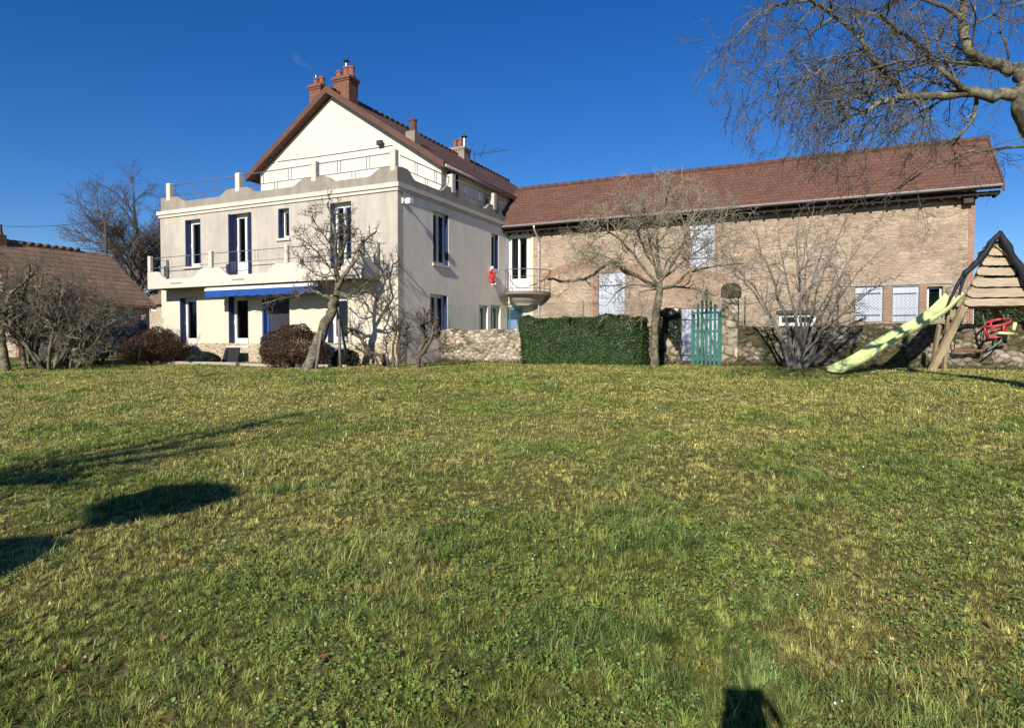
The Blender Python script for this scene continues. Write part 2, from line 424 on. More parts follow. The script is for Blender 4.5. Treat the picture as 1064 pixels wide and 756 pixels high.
MAT['grey_blue'] = M_simple('grey_blue_door', (0.14, 0.22, 0.38), 0.5, 0.2, 4, 0.08)
MAT['steel_paint'] = M_simple('painted_rail', (0.11, 0.13, 0.17), 0.5, 0.3, 10, 0.1)
MAT['zinc'] = M_simple('zinc', (0.40, 0.40, 0.40), 0.45, 0.25, 6, 0.1, metal=0.5)
MAT['dark_steel'] = M_simple('dark_steel', (0.035, 0.035, 0.04), 0.5, 0.4, 8, 0.1)
MAT['shiny'] = M_simple('bright_flue', (0.7, 0.7, 0.7), 0.25, 0.1, 6, 0, metal=1.0)
MAT['dark_wood'] = M_simple('dark_wood', (0.06, 0.045, 0.035), 0.8, 0.4, 8, 0.3)
MAT['eave_shade_wood'] = M_simple('eave_shade_wood', (0.022, 0.017, 0.015), 0.9, 0.4, 8, 0.3)  # near-black tone stands in for the shadow under the eave
MAT['timber'] = M_simple('weathered_timber', (0.30, 0.235, 0.14), 0.85, 0.5, 12, 0.35, 0.006, stretch=(1, 1, 1))
MAT['timber_pale'] = M_simple('pale_planks', (0.41, 0.33, 0.23), 0.9, 0.55, 14, 0.6, 0.01, stretch=(0.16, 0.5, 2.2))
MAT['green_gate'] = M_simple('green_paint', (0.022, 0.11, 0.08), 0.6, 0.35, 9, 0.2)
MAT['green_wire'] = M_simple('green_wire', (0.06, 0.16, 0.10), 0.6, 0.2, 6, 0.0)
MAT['lime'] = M_simple('lime_plastic', (0.56, 0.64, 0.26), 0.45, 0.13, 7, 0.1, spec=0.4)
MAT['red_plastic'] = M_simple('red_plastic', (0.40, 0.045, 0.05), 0.4, 0.2, 5, 0.05, spec=0.4)
MAT['tarp'] = M_simple('dark_tarp', (0.016, 0.018, 0.022), 0.65, 0.5, 5, 0.3, 0.02)
MAT['rope'] = M_simple('green_rope', (0.10, 0.22, 0.13), 0.9, 0.2, 20, 0.2)
MAT['white_cloth'] = M_simple('white_cloth', (0.75, 0.74, 0.72), 0.9, 0.1, 20, 0.2)
MAT['red_cloth'] = M_simple('red_cloth', (0.52, 0.03, 0.04), 0.9, 0.25, 20, 0.2)
MAT['black_plastic'] = M_simple('black_plastic', (0.018, 0.018, 0.02), 0.55, 0.3, 6, 0.1)
def glass(name, c, rough):
    t = NT(name); n = t.noise(t.coord('Object'), 1.3, 3)
    t.bump(n.outputs[0], 0.03, 0.02)
    m = t.done(c, rough, 0.6)
    tr = t.n.new('ShaderNodeBsdfTransparent'); tr.inputs[0].default_value = (.62, .66, .68, 1)
    gl = t.n.new('ShaderNodeBsdfGlossy'); gl.inputs['Roughness'].default_value = .03
    fr = t.n.new('ShaderNodeFresnel'); fr.inputs[0].default_value = 1.6
    mx = t.n.new('ShaderNodeMixShader'); t.link(fr.outputs[0], mx.inputs[0]); t.link(tr.outputs[0], mx.inputs[1]); t.link(gl.outputs[0], mx.inputs[2]); t.link(mx.outputs[0], t.out.inputs[0])
    return m
MAT['glass'] = glass('dark_window_glass', (0.022, 0.026, 0.032), 0.06)
MAT['curtain'] = M_simple('curtain', (0.30, 0.29, 0.27), 0.8, 0.3, 3, 0.1)
MAT['skin'] = M_simple('skin', (0.52, 0.30, 0.21), 0.6, 0.1, 12, 0.0)
MAT['hair'] = M_simple('brown_hair', (0.06, 0.035, 0.02), 0.7, 0.3, 40, 0.3)
MAT['navy'] = M_simple('navy_jacket', (0.012, 0.02, 0.065), 0.8, 0.4, 9, 0.4, 0.02)
MAT['trousers'] = M_simple('dark_trousers', (0.02, 0.022, 0.03), 0.85, 0.3, 9, 0.3)
MAT['car_paint'] = M_simple('black_car_paint', (0.010, 0.011, 0.013), 0.25, 0.2, 3, 0.0, spec=0.6)
MAT['tyre'] = M_simple('tyre', (0.015, 0.015, 0.015), 0.9, 0.2, 10, 0.1)
MAT['leaf'] = M_attr('leaves', 0.55, 0.25, 0.2)
MAT['leaf_gloss'] = M_attr('glossy_leaves', 0.42, 0.3, 0.12)
MAT['grass'] = M_attr('grass_blades', 0.6, 0.2, 0.3)
MAT['bark'] = M_bark('grey_bark', (0.03, 0.024, 0.018), (0.095, 0.078, 0.06), (0.17, 0.145, 0.11), (0.20, 0.19, 0.125), 0.45)
MAT['bark_lichen'] = M_bark('lichen_bark', (0.028, 0.022, 0.017), (0.085, 0.072, 0.053), (0.165, 0.145, 0.105), (0.25, 0.24, 0.155), 0.75)
MAT['twig_lichen'] = M_bark('lichen_twigs', (0.13, 0.11, 0.075), (0.27, 0.24, 0.17), (0.38, 0.35, 0.255), (0.42, 0.40, 0.29), 0.6)
MAT['twig'] = M_bark('brown_twigs', (0.055, 0.04, 0.032), (0.12, 0.095, 0.072), (0.20, 0.17, 0.13), (0.28, 0.27, 0.19), 0.4)
MAT['twig_dark'] = M_bark('dark_twigs', (0.030, 0.025, 0.020), (0.088, 0.075, 0.060), (0.165, 0.145, 0.112), (0.28, 0.265, 0.19), 0.55)
MAT['twig_far'] = M_bark('far_twigs', (0.06, 0.048, 0.04), (0.115, 0.092, 0.072), (0.165, 0.138, 0.105))
MAT['twig_mid'] = M_bark('mid_twigs', (0.05, 0.042, 0.033), (0.145, 0.122, 0.092), (0.25, 0.215, 0.16), (0.26, 0.25, 0.17), 0.4)
MAT['old_stake'] = M_bark('old_stake', (0.10, 0.088, 0.075), (0.19, 0.17, 0.145), (0.28, 0.25, 0.21))

# ------------------------------------------------------------------ ground
def build_ground():
    xs = np.concatenate([np.linspace(-400, -45, 16), np.linspace(-40, 14, 150), np.linspace(18, 400, 16)])
    ys = np.concatenate([np.linspace(-60, -6, 10), np.linspace(-5, 24, 120), np.linspace(26, 60, 10), np.linspace(80, 700, 12)])
    X, Y = np.meshgrid(xs, ys)
    Z = ground_np(X, Y)
    V = np.stack([X, Y, Z], -1).reshape(-1, 3)
    nx, ny = len(xs), len(ys)
    i, j = np.meshgrid(np.arange(nx-1), np.arange(ny-1))
    a = (j*nx+i).ravel()
    F = np.stack([a, a+1, a+nx+1, a+nx], 1)
    t = NT('lawn_soil'); v = t.coord('Object')
    n1 = t.noise(v, 0.35, 5); n2 = t.noise(v, 2.2, 6, 0.7); n3 = t.noise(v, 30, 5, 0.7)
    c = t.ramp(n2.outputs[0], [(0.3, (0.08, 0.09, 0.026)), (0.5, (0.13, 0.13, 0.045)), (0.7, (0.21, 0.17, 0.075))])
    c = t.mix(t.ramp(n1.outputs[0], [(0.4, (0, 0, 0)), (0.65, (0.7, 0.7, 0.7))]), c, (0.20, 0.165, 0.07))
    c = t.mix(0.7, c, t.ramp(n3.outputs[0], [(0.3, (0.35, 0.35, 0.35)), (0.7, (1.25, 1.25, 1.25))]), 'MULTIPLY')
    t.bump(n3.outputs[0], 0.8, 0.04)
    o = np_mesh('lawn', V, F, t.done(c, 0.95, 0.1), smooth=True)
    tag(o, 'rough grassy lawn sloping up to the house', 'lawn', kind='structure')
build_ground()

# ------------------------------------------------------------------ wall with real openings
def wall(mb, fn, u0, u1, z0, z1, th, holes):
    holes = [(max(a, u0), min(b, u1), max(c, z0), min(d, z1)) for a, b, c, d in holes]
    us = sorted({u0, u1, *[h[0] for h in holes], *[h[1] for h in holes]})
    zs = sorted({z0, z1, *[h[2] for h in holes], *[h[3] for h in holes]})
    q = lambda *p: mb.add([fn(*x) for x in p], [(0, 1, 2, 3)])
    for a, b in zip(us[:-1], us[1:]):
        for c, d in zip(zs[:-1], zs[1:]):
            m, n = (a+b)/2, (c+d)/2
            if any(h[0] < m < h[1] and h[2] < n < h[3] for h in holes): continue
            q((a, 0, c), (b, 0, c), (b, 0, d), (a, 0, d)); q((a, th, c), (b, th, c), (b, th, d), (a, th, d))
    for a, b, c, d in holes:
        q((a, 0, c), (a, th, c), (a, th, d), (a, 0, d)); q((b, 0, c), (b, th, c), (b, th, d), (b, 0, d))
        q((a, 0, c), (b, 0, c), (b, th, c), (a, th, c)); q((a, 0, d), (b, 0, d), (b, th, d), (a, th, d))
    q((u0, 0, z0), (u0, th, z0), (u0, th, z1), (u0, 0, z1)); q((u1, 0, z0), (u1, th, z0), (u1, th, z1), (u1, 0, z1))
    q((u0, 0, z1), (u1, 0, z1), (u1, th, z1), (u0, th, z1)); q((u0, 0, z0), (u1, 0, z0), (u1, th, z0), (u0, th, z0))
def fbox(mb, fn, a, b, w0, w1, c, d):
    v = [fn(u, w, z) for z in (c, d) for u, w in ((a, w0), (b, w0), (b, w1), (a, w1))]
    mb.add(v, [(3, 2, 1, 0), (4, 5, 6, 7), (0, 1, 5, 4), (1, 2, 6, 5), (2, 3, 7, 6), (3, 0, 4, 7)])
def spanY(x0, x1, y0, y1, Y):
    ym = (y0+y1)/2; xm = (x0+x1)/2
    return (atY(x0, ym, Y).x, atY(x1, ym, Y).x, atY(xm, y1, Y).z, atY(xm, y0, Y).z)
def spanX(x0, x1, y0, y1, X):
    ym = (y0+y1)/2; xm = (x0+x1)/2
    return (atX(x0, ym, X).y, atX(x1, ym, X).y, atX(xm, y1, X).z, atX(xm, y0, X).z)
def window(parent, fn, h, depth=0.22, leaves=2, kick=0.0, reveal=None, sill=True, curtain=False, fw=0.06, label=None, shutter=None):
    """h = (u0,u1,z0,z1) of the opening; fn(u,w,z)"""
    a, b, c, d = h; e = 0.003
    f = MB()
    fbox(f, fn, a+e, a+fw, depth, depth+.06, c+e, d-e); fbox(f, fn, b-fw, b-e, depth, depth+.06, c+e, d-e)
    fbox(f, fn, a+fw, b-fw, depth, depth+.06, d-fw, d-e); fbox(f, fn, a+fw, b-fw, depth, depth+.06, c+e, c+fw+kick)
    ia, ib = a+fw, b-fw; ww = (ib-ia)/leaves
    for k in range(leaves):
        l, r = ia+k*ww, ia+(k+1)*ww; s = 0.045
        fbox(f, fn, l+.002, l+s, depth-.018, depth+.045, c+fw+kick, d-fw); fbox(f, fn, r-s, r-.002, depth-.018, depth+.045, c+fw+kick, d-fw)
        fbox(f, fn, l+s, r-s, depth-.018, depth+.045, d-fw-s, d-fw-.002); fbox(f, fn, l+s, r-s, depth-.018, depth+.045, c+fw+kick+.002, c+fw+kick+s)
    o = f.build('window', MAT['white_pvc'], parent)
    if label: o['label'] = label
    g = MB(); fbox(g, fn, ia, ib, depth+.048, depth+.056, c+fw+kick, d-fw); g.build('pane', MAT['glass'], o)
    if curtain:
        m = MB(); n = 14; um, uw = (ia, ib), 0
        for k in range(n):
            l = ia+(ib-ia)*k/n; r = ia+(ib-ia)*(k+1)/n; zz = 0.02*(k % 2)
            m.add([fn(l, depth+.10+zz, c+fw), fn(r, depth+.10+.02-zz, c+fw), fn(r, depth+.10+.02-zz, d-fw), fn(l, depth+.10+zz, d-fw)], [(0, 1, 2, 3)])
        m.build('curtain', MAT['curtain'], o)
    if shutter:   # folded leaves standing in the reveal, or opened at right angles to the wall
        out = {'in': 0.0, 'out': 0.16}[shutter]
        for sd in (0, 1):
            m = MB(); u = a+e if sd == 0 else b-e-.035
            w0 = -out+.012; w1 = depth-.03
            fbox(m, fn, u, u+.035, w0, w1, c+.02, d-.02)
            for k in range(2): fbox(m, fn, (u+.035 if sd == 0 else u-.022), (u+.057 if sd == 0 else u), w0+.02, w1-.02, c+.06+(d-c)*(.02+.5*k), c+.06+(d-c)*(.42+.5*k))
            m.build('shutter', MAT['blue'], o)
    if sill:
        m = MB(); fbox(m, fn, a-.07, b+.07, -.07, depth+.01, c-.09, c-.004); m.build('sill', MAT['cream_paint'], o)
    return o

# ------------------------------------------------------------------ house
G0 = 0.7                                    # walls start under the lawn
XL, XR, YF, YB = -24.2, -12.74, 18.2, 26.5
ZC = 6.78                                   # cornice
ZB = 3.80                                   # balcony underside
house = thing('house', (-18.5, 20, 0.93), 'large cream rendered house with roof terrace, long balcony and steep brown gable roof', 'house')
fF = lambda u, w, z: (u, YF+w, z)
fS = lambda u, w, z: (XR-w, u, z)
W = {k: spanY(*v, YF) for k, v in dict(
    W1=(192.5, 208.5, 228, 277), W2=(240.5, 261.5, 221.5, 283.5), W3=(289, 300.5, 216.5, 247.5), W4=(343, 365, 210, 272),
    G1=(187, 204.5, 309, 358.5), G2=(237.5, 258, 307, 359), G3=(272.5, 301, 309, 380), G4=(340.5, 361.5, 307, 358)).items()}
ZD = 4.02                                   # balcony floor
for k in ('W2', 'W4'): W[k] = (W[k][0], W[k][1], ZD+.03, W[k][3])
W['G3'] = (W['G3'][0], W['G3'][1], 0.97, W['G3'][3])
SW = {k: spanX(*v, XR) for k, v in dict(S1=(450, 466, 221, 275), S2=(510.5, 518, 243, 279), S3=(447, 465, 306, 352), S4=(498, 507, 317, 347), S5=(510, 520, 317, 347)).items()}
ZS = 1.66
m = MB(); wall(m, fF, XL, XR, ZB+.1, ZC, .32, [W[k] for k in ('W1', 'W2', 'W3', 'W4')]); m.build('upper_wall', MAT['stucco_upper'], house)
m = MB(); wall(m, fF, XL, XR, ZS, ZB+.1, .32, [W[k] for k in ('G1', 'G2', 'G3', 'G4')]); m.build('lower_wall', MAT['stucco_low'], house)
gz3 = W['G3']
m = MB()
m.box(XL-.02, gz3[0]-.002, YF-.05, YF+.32, G0, ZS); m.box(gz3[1]+.002, XR+.02, YF-.05, YF+.32, G0, ZS)
m.build('stone_base', MAT['base_stone'], house)
m = MB(); wall(m, fS, YF+.322, YB-.003, G0, ZC, .32, list(SW.values())); m.build('side_wall', MAT['stucco_side'], house)
m = MB(); m.box(XL, XL+.3, YF+.323, YB, G0, ZC); m.box(XL+.3, XR-.33, YB-.3, YB-.01, G0, ZC); m.build('rear_wall', MAT['stucco_side'], house)
m = MB(); m.box(XL+.31, XR-.33, YF+.33, YB-.32, 6.35, 6.62); m.box(XL+.31, XR-.33, YF+.33, YB-.32, 3.75, 3.95); m.build('floor_slab', MAT['concrete'], house)
m = MB(); m.box(XL+.5, XR-.6, YF+1.2, YF+1.3, .9, 6.3); m.build('inner_wall', MAT['curtain'], house)   # rooms end somewhere
for k, kw in (('W1', dict(leaves=1, shutter='in', fw=.10)), ('W2', dict(leaves=2, shutter='out', sill=False, kick=.55, fw=.09)), ('W3', dict(leaves=1, shutter='in', fw=.07)),
              ('W4', dict(leaves=2, shutter='in', sill=False, fw=.10)), ('G1', dict(leaves=1, shutter='in', fw=.11, kick=.12)), ('G2', dict(leaves=1, shutter='in', fw=.12, kick=.12)),
              ('G4', dict(leaves=1, shutter='in', fw=.12, kick=.12))):
    window(house, fF, W[k], depth=.24, curtain=k in ('W1', 'G1', 'W4'), **kw)
for k, kw in (('S1', dict(leaves=2, shutter='in')), ('S2', dict(leaves=1, shutter='in')), ('S3', dict(leaves=2, shutter='in')), ('S4', dict(leaves=1)), ('S5', dict(leaves=1))):
    o = window(house, fS, SW[k], depth=.16, sill=k in ('S1',), **kw)
# front door, blue frame with a dark leaf
a, b, c, d = W['G3']
m = MB(); fbox(m, fF, a+.003, a+.12, .20, .30, c, d-.003); fbox(m, fF, b-.12, b-.003, .20, .30, c, d-.003); fbox(m, fF, a+.12, b-.12, .20, .30, d-.12, d-.003)
fbox(m, fF, a+.003, a+.05, .02, .2, c, d-.01)
dr = m.build('door', MAT['blue_bright'], house)
m = MB(); fbox(m, fF, a+.12, b-.12, .24, .29, c, d-.12); m.build('door_leaf', MAT['dark_steel'], dr)
m = MB(); fbox(m, fF, b-.24, b-.21, .19, .24, 1.95, 2.1); m.build('handle', MAT['zinc'], dr)
# cornice and wavy parapets
m = MB()
m.box(XL-.10, XR+.10, YF-.10, YF+.33, ZC-.02, ZC+.13); m.box(XL-.04, XR+.05, YF-.05, YF+.33, ZC-.13, ZC-.022)
m.box(XR-.33, XR+.10, YF+.332, YB-.02, ZC-.02, ZC+.13); m.box(XR-.33, XR+.05, YF+.332, YB-.02, ZC-.13, ZC-.022)
m.build('cornice', MAT['cream_paint'], house)
def wavy(u0, u1, posts, lo, hi, flat, run, n=160):
    out = []
    for i in range(n+1):
        u = u0+(u1-u0)*i/n; h = 0
        for p in posts:
            t = (abs(u-p)-flat)/run; t = min(1, max(0, t)); s = 1-t*t*(3-2*t); h = max(h, s)
        out.append((u, lo+(hi-lo)*h))
    return out
def wavy_wall(mb, fn, u0, u1, z0, posts, lo, hi, flat, run, th):
    top = wavy(u0, u1, posts, lo, hi, flat, run)
    for (a, za), (b, zb) in zip(top[:-1], top[1:]):
        q = lambda *p: mb.add([fn(*x) for x in p], [(0, 1, 2, 3)])
        q((a, 0, z0), (b, 0, z0), (b, 0, zb), (a, 0, za)); q((a, th, z0), (b, th, z0), (b, th, zb), (a, th, za)); q((a, 0, za), (b, 0, zb), (b, th, zb), (a, th, za))
        q((a, 0, z0), (b, 0, z0), (b, th, z0), (a, th, z0))
    for u, z in (top[0], top[-1]): mb.add([fn(u, 0, z0), fn(u, th, z0), fn(u, th, z), fn(u, 0, z)], [(0, 1, 2, 3)])
PX = [-23.75, -19.97, -16.3, -12.95]
PY = [21.84, 25.3]
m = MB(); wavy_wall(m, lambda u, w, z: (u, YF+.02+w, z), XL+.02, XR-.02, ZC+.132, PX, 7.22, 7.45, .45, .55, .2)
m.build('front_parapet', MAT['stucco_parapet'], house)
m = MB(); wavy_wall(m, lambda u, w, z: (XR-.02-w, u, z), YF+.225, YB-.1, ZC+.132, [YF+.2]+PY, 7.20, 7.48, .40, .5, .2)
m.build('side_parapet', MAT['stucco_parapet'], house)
for x in PX:
    m = MB(); m.bbox(x-.11, x+.11, YF+.01, YF+.23, 7.3, 8.02, .02); m.build('parapet_post', MAT['cream_paint'], house)
for y in PY:
    m = MB(); m.bbox(XR-.25, XR+.01, y-.13, y+.13, 7.3, 8.0, .02); m.build('parapet_post', MAT['cream_paint'], house)
def rail(parent, p0, p1, ztop, zmid, r=.018, pairs=((.33, 'b'), (.66, 't'))):
    m = MB(); p0, p1 = Vector(p0), Vector(p1)
    at = lambda t, z: Vector((p0.x+(p1.x-p0.x)*t, p0.y+(p1.y-p0.y)*t, z))
    m.tube([at(0, ztop), at(1, ztop)], r, 6); m.tube([at(0, zmid), at(1, zmid)], r*.8, 6)
    L = (p1-p0).length
    for t, k in pairs:
        for s in (-1, 1):
            tt = t+s*.07/L
            m.tube([at(tt, zmid-(.28 if k == 'b' else 0)), at(tt, ztop if k == 't' else zmid)], r*.7, 5, False)
    return m.build('railing', MAT['steel_paint'], parent)
for a, b in zip(PX[:-1], PX[1:]): rail(house, (a+.13, YF+.12, 0), (b-.13, YF+.12, 0), 7.93, 7.5, pairs=((.3, 't'), (.5, 'b'), (.7, 't')))
for a, b in zip([YF+.2]+PY, PY+[YB-.1]): rail(house, (XR-.12, a+.13, 0), (XR-.12, b-.13, 0), 7.88, 7.46, pairs=((.3, 't'), (.5, 'b'), (.7, 't')))
# balcony
YBF = 17.33
BX0, BX1 = -23.8, -13.47
m = MB(); m.box(BX0, BX1, YBF+.1, YF-.002, ZB, ZD); m.build('balcony_slab', MAT['concrete'], house)
m = MB()
BP = [-23.72, -20.4, -16.75, -13.55]
wavy_wall(m, lambda u, w, z: (u, YBF+w, z), BX0-.02, BX1+.02, ZB-.05, BP, 4.10, 4.40, .45, .5, .098)
for x0, x1 in ((BX0-.02, BX0+.08), (BX1-.08, BX1+.02)):
    wavy_wall(m, lambda u, w, z, x0=x0: (x0+w, u, z), YBF+.1, YF-.004, ZB-.05, [YBF+.1], 4.22, 4.40, .12, .4, .1)
bp = m.build('balcony_parapet', MAT['cream_paint'], house)
for x in (-22.2, -19.0, -15.2):
    m = MB(); m.box(x-.3, x+.3, YBF-.012, YBF-.002, ZB+.10, ZB+.15); m.build('drain_slot', MAT['stucco_parapet'], bp)
for x in BP:
    m = MB(); m.bbox(x-.08, x+.08, YBF-.01, YBF+.12, 4.4, 5.02, .012); m.build('balcony_post', MAT['cream_paint'], house)
for x in (BX0+.03, BX1-.03):
    m = MB(); m.bbox(x-.05, x+.05, YF-.16, YF-.06, 4.3, 5.0, .01); m.build('balcony_post', MAT['cream_paint'], house)
    rail(house, (x, YBF+.12, 0), (x, YF-.16, 0), 4.93, 4.62, .014, ())
for a, b in zip(BP[:-1], BP[1:]): rail(house, (a+.08, YBF+.05, 0), (b-.08, YBF+.05, 0), 4.93, 4.55, .014, ((.3, 'b'), (.62, 't')))
# rolled awning under the balcony
ax0, ax1 = -20.6, -15.5
m = MB()
prof = [(0, 0), (.02, .07), (.07, .11), (.16, .125), (.26, .11), (.26, 0)]
m.prism(prof, lambda u, v, w: (w, YBF-.10+u, 3.56+v), ax0, ax1); aw = m.build('awning', MAT['white_pvc'], house)
m = MB(); n = 64
for k in range(n):
    x0 = ax0+.02+(ax1-ax0-.04)*k/n; x1 = ax0+.02+(ax1-ax0-.04)*(k+1)/n
    za = 3.33-.015*math.sin(k*.9); zb = 3.33-.015*math.sin((k+1)*.9); ya = YBF-.09+.012*math.sin(k*.7); yb = YBF-.09+.012*math.sin(k*.7+.7)
    m.add([(x0, ya, za), (x1, yb, zb), (x1, YBF-.075, 3.56), (x0, YBF-.075, 3.56), (x0, ya+.008, za), (x1, yb+.008, zb), (x1, YBF-.067, 3.56), (x0, YBF-.067, 3.56)], [(0, 1, 2, 3), (5, 4, 7, 6), (0, 4, 5, 1)])
m.build('valance', MAT['awning'], aw)
m = MB(); m.box(ax0+.1, ax1-.1, YBF+.1, YF-.02, 3.50, 3.55); m.build('folded_arms', MAT['awning'], aw)
# main block behind the terrace
MX0, MX1, MY0, MY1 = -22.35, -13.2, 21.7, 38.0
AX, AZ = -18.4, 12.0
sl, sr = .692, .659
zl = lambda x: AZ-(AX-x)*sl
zr = lambda x: AZ-(x-AX)*sr
gw = [(MX0, 6.45), (MX1, 6.45), (MX1, zr(MX1)-.22), (AX, AZ-.26), (MX0, zl(MX0)-.22)]
m = MB(); m.prism(gw, lambda u, v, w: (u, w, v), MY0, MY0+.3); m.build('gable_wall', MAT['stucco_gable'], house)
m = MB(); gw2 = [(MX0, G0), (MX1, G0)] + gw[2:]
m.prism(gw2, lambda u, v, w: (u, w, v), MY1-.3, MY1)
m.box(MX0, MX0+.3, YB+.01, MY1-.31, G0, zl(MX0)-.23); m.box(MX0, MX0+.3, MY0+.31, YB, 6.63, zl(MX0)-.23)
m.build('back_wall', MAT['stucco_side'], house)
fM = lambda u, w, z: (MX1-w, u, z)
mh = [(22.15, 22.75, 7.0, 8.25), (25.3, 26.2, 6.9, 8.0)]
m = MB(); wall(m, fM, MY0+.302, MY1-.302, G0, zr(MX1)-.22, .3, mh); m.build('terrace_wall', MAT['stucco_side'], house)
window(house, fM, mh[0], .1, 1, sill=False, shutter='out'); window(house, fM, mh[1], .1, 2, sill=False)
T = .16; RY0, RY1 = 21.32, 38.25
LX, RX = -22.85, -12.9
m = MB()
m.prism([(LX, zl(LX)), (AX, AZ), (AX, AZ-.2), (LX, zl(LX)-.2)], lambda u, v, w: (u, w, v), RY0+.12, RY1)
m.prism([(AX+.001, AZ), (RX, zr(RX)), (RX, zr(RX)-.2), (AX+.001, AZ-.2)], lambda u, v, w: (u, w, v), RY0+.12, RY1)
rf = m.build('roof', MAT['roof_house'], house)
m = MB()
m.prism([(LX-.03, zl(LX)+.02), (AX, AZ+.05), (AX, AZ-.22), (LX-.03, zl(LX)-.23)], lambda u, v, w: (u, w, v), RY0, RY0+.118)
m.prism([(AX+.001, AZ+.05), (RX+.03, zr(RX)+.02), (RX+.03, zr(RX)-.23), (AX+.001, AZ-.22)], lambda u, v, w: (u, w, v), RY0, RY0+.118)
m.build('verge', MAT['verge'], rf)
m = MB()
for k in range(42):
    y = RY0+.13+k*.403; m.tube([(AX, y, AZ+.0), (AX, y+.41, AZ+.015)], [.10, .115], 8)
m.build('ridge_tile', MAT['verge'], rf)
m = MB(); m.tube([(RX+.05, RY0+.1, zr(RX)-.12), (RX+.05, 26.0, zr(RX)-.14)], .06, 8); m.build('gutter', MAT['zinc'], rf)
def chimney(x, y, w, d, z0, z1, mat, pots, potm='terracotta', corbel=True, capm=None):
    m = MB(); m.box(x-w/2, x+w/2, y-d/2, y+d/2, z0, z1-.22 if corbel else z1)
    if corbel:
        m.box(x-w/2-.03, x+w/2+.03, y-d/2-.03, y+d/2+.03, z1-.218, z1-.14); m.box(x-w/2-.07, x+w/2+.07, y-d/2-.07, y+d/2+.07, z1-.138, z1-.06)
        m.box(x-w/2-.03, x+w/2+.03, y-d/2-.03, y+d/2+.03, z1-.058, z1)
    c = m.build('chimney', MAT[mat], house)
    for px_, py_, r, h, kind in pots:
        m = MB()
        if kind == 'pot': m.lathe([(r*1.1, 0), (r*1.12, .05), (r*.95, .08), (r*.9, h-.08), (r*1.08, h-.07), (r*1.08, h), (r*.8, h), (r*.75, h-.1)], (x+px_, y+py_, z1), 14); m.build('chimney_pot', MAT[potm], c)
        elif kind == 'flue':
            m.lathe([(r, 0), (r, h)], (x+px_, y+py_, z1), 12); m.build('flue_pipe', MAT['shiny'], c)
            m = MB(); m.lathe([(r*2.0, h+.10), (r*2.0, h+.12), (r*.4, h+.22)], (x+px_, y+py_, z1), 14)
            for k in range(3): a = k*2.1; m.tube([(x+px_+r*math.cos(a), y+py_+r*math.sin(a), z1+h-.02), (x+px_+r*1.4*math.cos(a), y+py_+r*1.4*math.sin(a), z1+h+.11)], .008, 4)
            m.build('flue_cap', MAT['dark_steel'], c)
        else:
            m.lathe([(r, 0), (r, h)], (x+px_, y+py_, z1), 12); m.build('flue_pipe', MAT['shiny'], c)
    return c
chimney(-20.2, 23.0, .62, .55, 10.6, 12.9, 'brick', [(-.16, 0, .13, .36, 'pot'), (.16, 0, .13, .36, 'pot'), (-.16, 0, .05, .5, 'pipe')])
chimney(-18.25, 22.4, .80, .60, 11.3, 12.7, 'brick', [(-.3, -.05, .13, .32, 'pot'), (0, .05, .15, .46, 'pot'), (.3, 0, .14, .42, 'pot'), (0, .05, .065, .62, 'flue')])
chimney(-14.62, 21.95, .42, .42, 9.2, 9.85, 'grey_chimney', [(0, 0, .15, .5, 'pot')], 'verge', corbel=False)
chimney(-18.4, 32.2, .95, .7, 11.4, 12.4, 'grey_chimney', [(-.28, 0, .13, .5, 'pot'), (.05, 0, .14, .55, 'pot'), (.3, 0, .09, .5, 'flue')])
# aerial on the roof
m = MB(); ax_, ay_ = -14.5, 26.7
m.tube([(ax_, ay_, 9.35), (ax_, ay_, 10.35)], .025, 6); m.tube([(ax_-.1, ay_, 10.2), (ax_+1.5, ay_+.4, 10.32)], .012, 5)
for k in range(9): x = ax_+.1+k*.16; m.tube([(x, ay_-.22, 10.22+k*.008), (x, ay_+.28, 10.22+k*.008)], .007, 4)
m.tube([(ax_-.25, ay_-.1, 10.0), (ax_-.05, ay_, 10.75)], .012, 4); m.tube([(ax_+.35, ay_-.1, 10.0), (ax_+.6, ay_, 10.6)], .012, 4)
m.build('aerial', MAT['dark_steel'], house)
# lamps: two floods on the gable with their cable, one on the corner
for px_, py_ in ((283, 166), (397, 149.5)):
    p = atY(px_, py_, MY0)
    m = MB(); m.bbox(p.x-.13, p.x+.13, MY0-.22, MY0-.08, p.z-.09, p.z+.09, .02); m.box(p.x-.02, p.x+.02, MY0-.08, MY0-.001, p.z-.03, p.z+.03); m.build('floodlight', MAT['dark_steel'], house)
p0, p1 = atY(288, 168, MY0-.02), atY(408, 151, MY0-.02)
m = MB(); m.tube([p0, p0.lerp(p1, .35)-Vector((0, 0, .03)), p0.lerp(p1, .7)-Vector((0, 0, .02)), p1], .010, 5); m.build('cable', MAT['dark_steel'], house)
m = MB(); m.tube([(XR, 18.5, 6.36), (XR+.22, 18.5, 6.38)], .03, 6); m.bbox(XR+.16, XR+.36, 18.36, 18.62, 6.22, 6.42, .03)
m.bbox(XR+.001, XR+.05, 18.42, 18.58, 6.26, 6.46, .01); m.build('corner_lamp', MAT['white_pvc'], house)
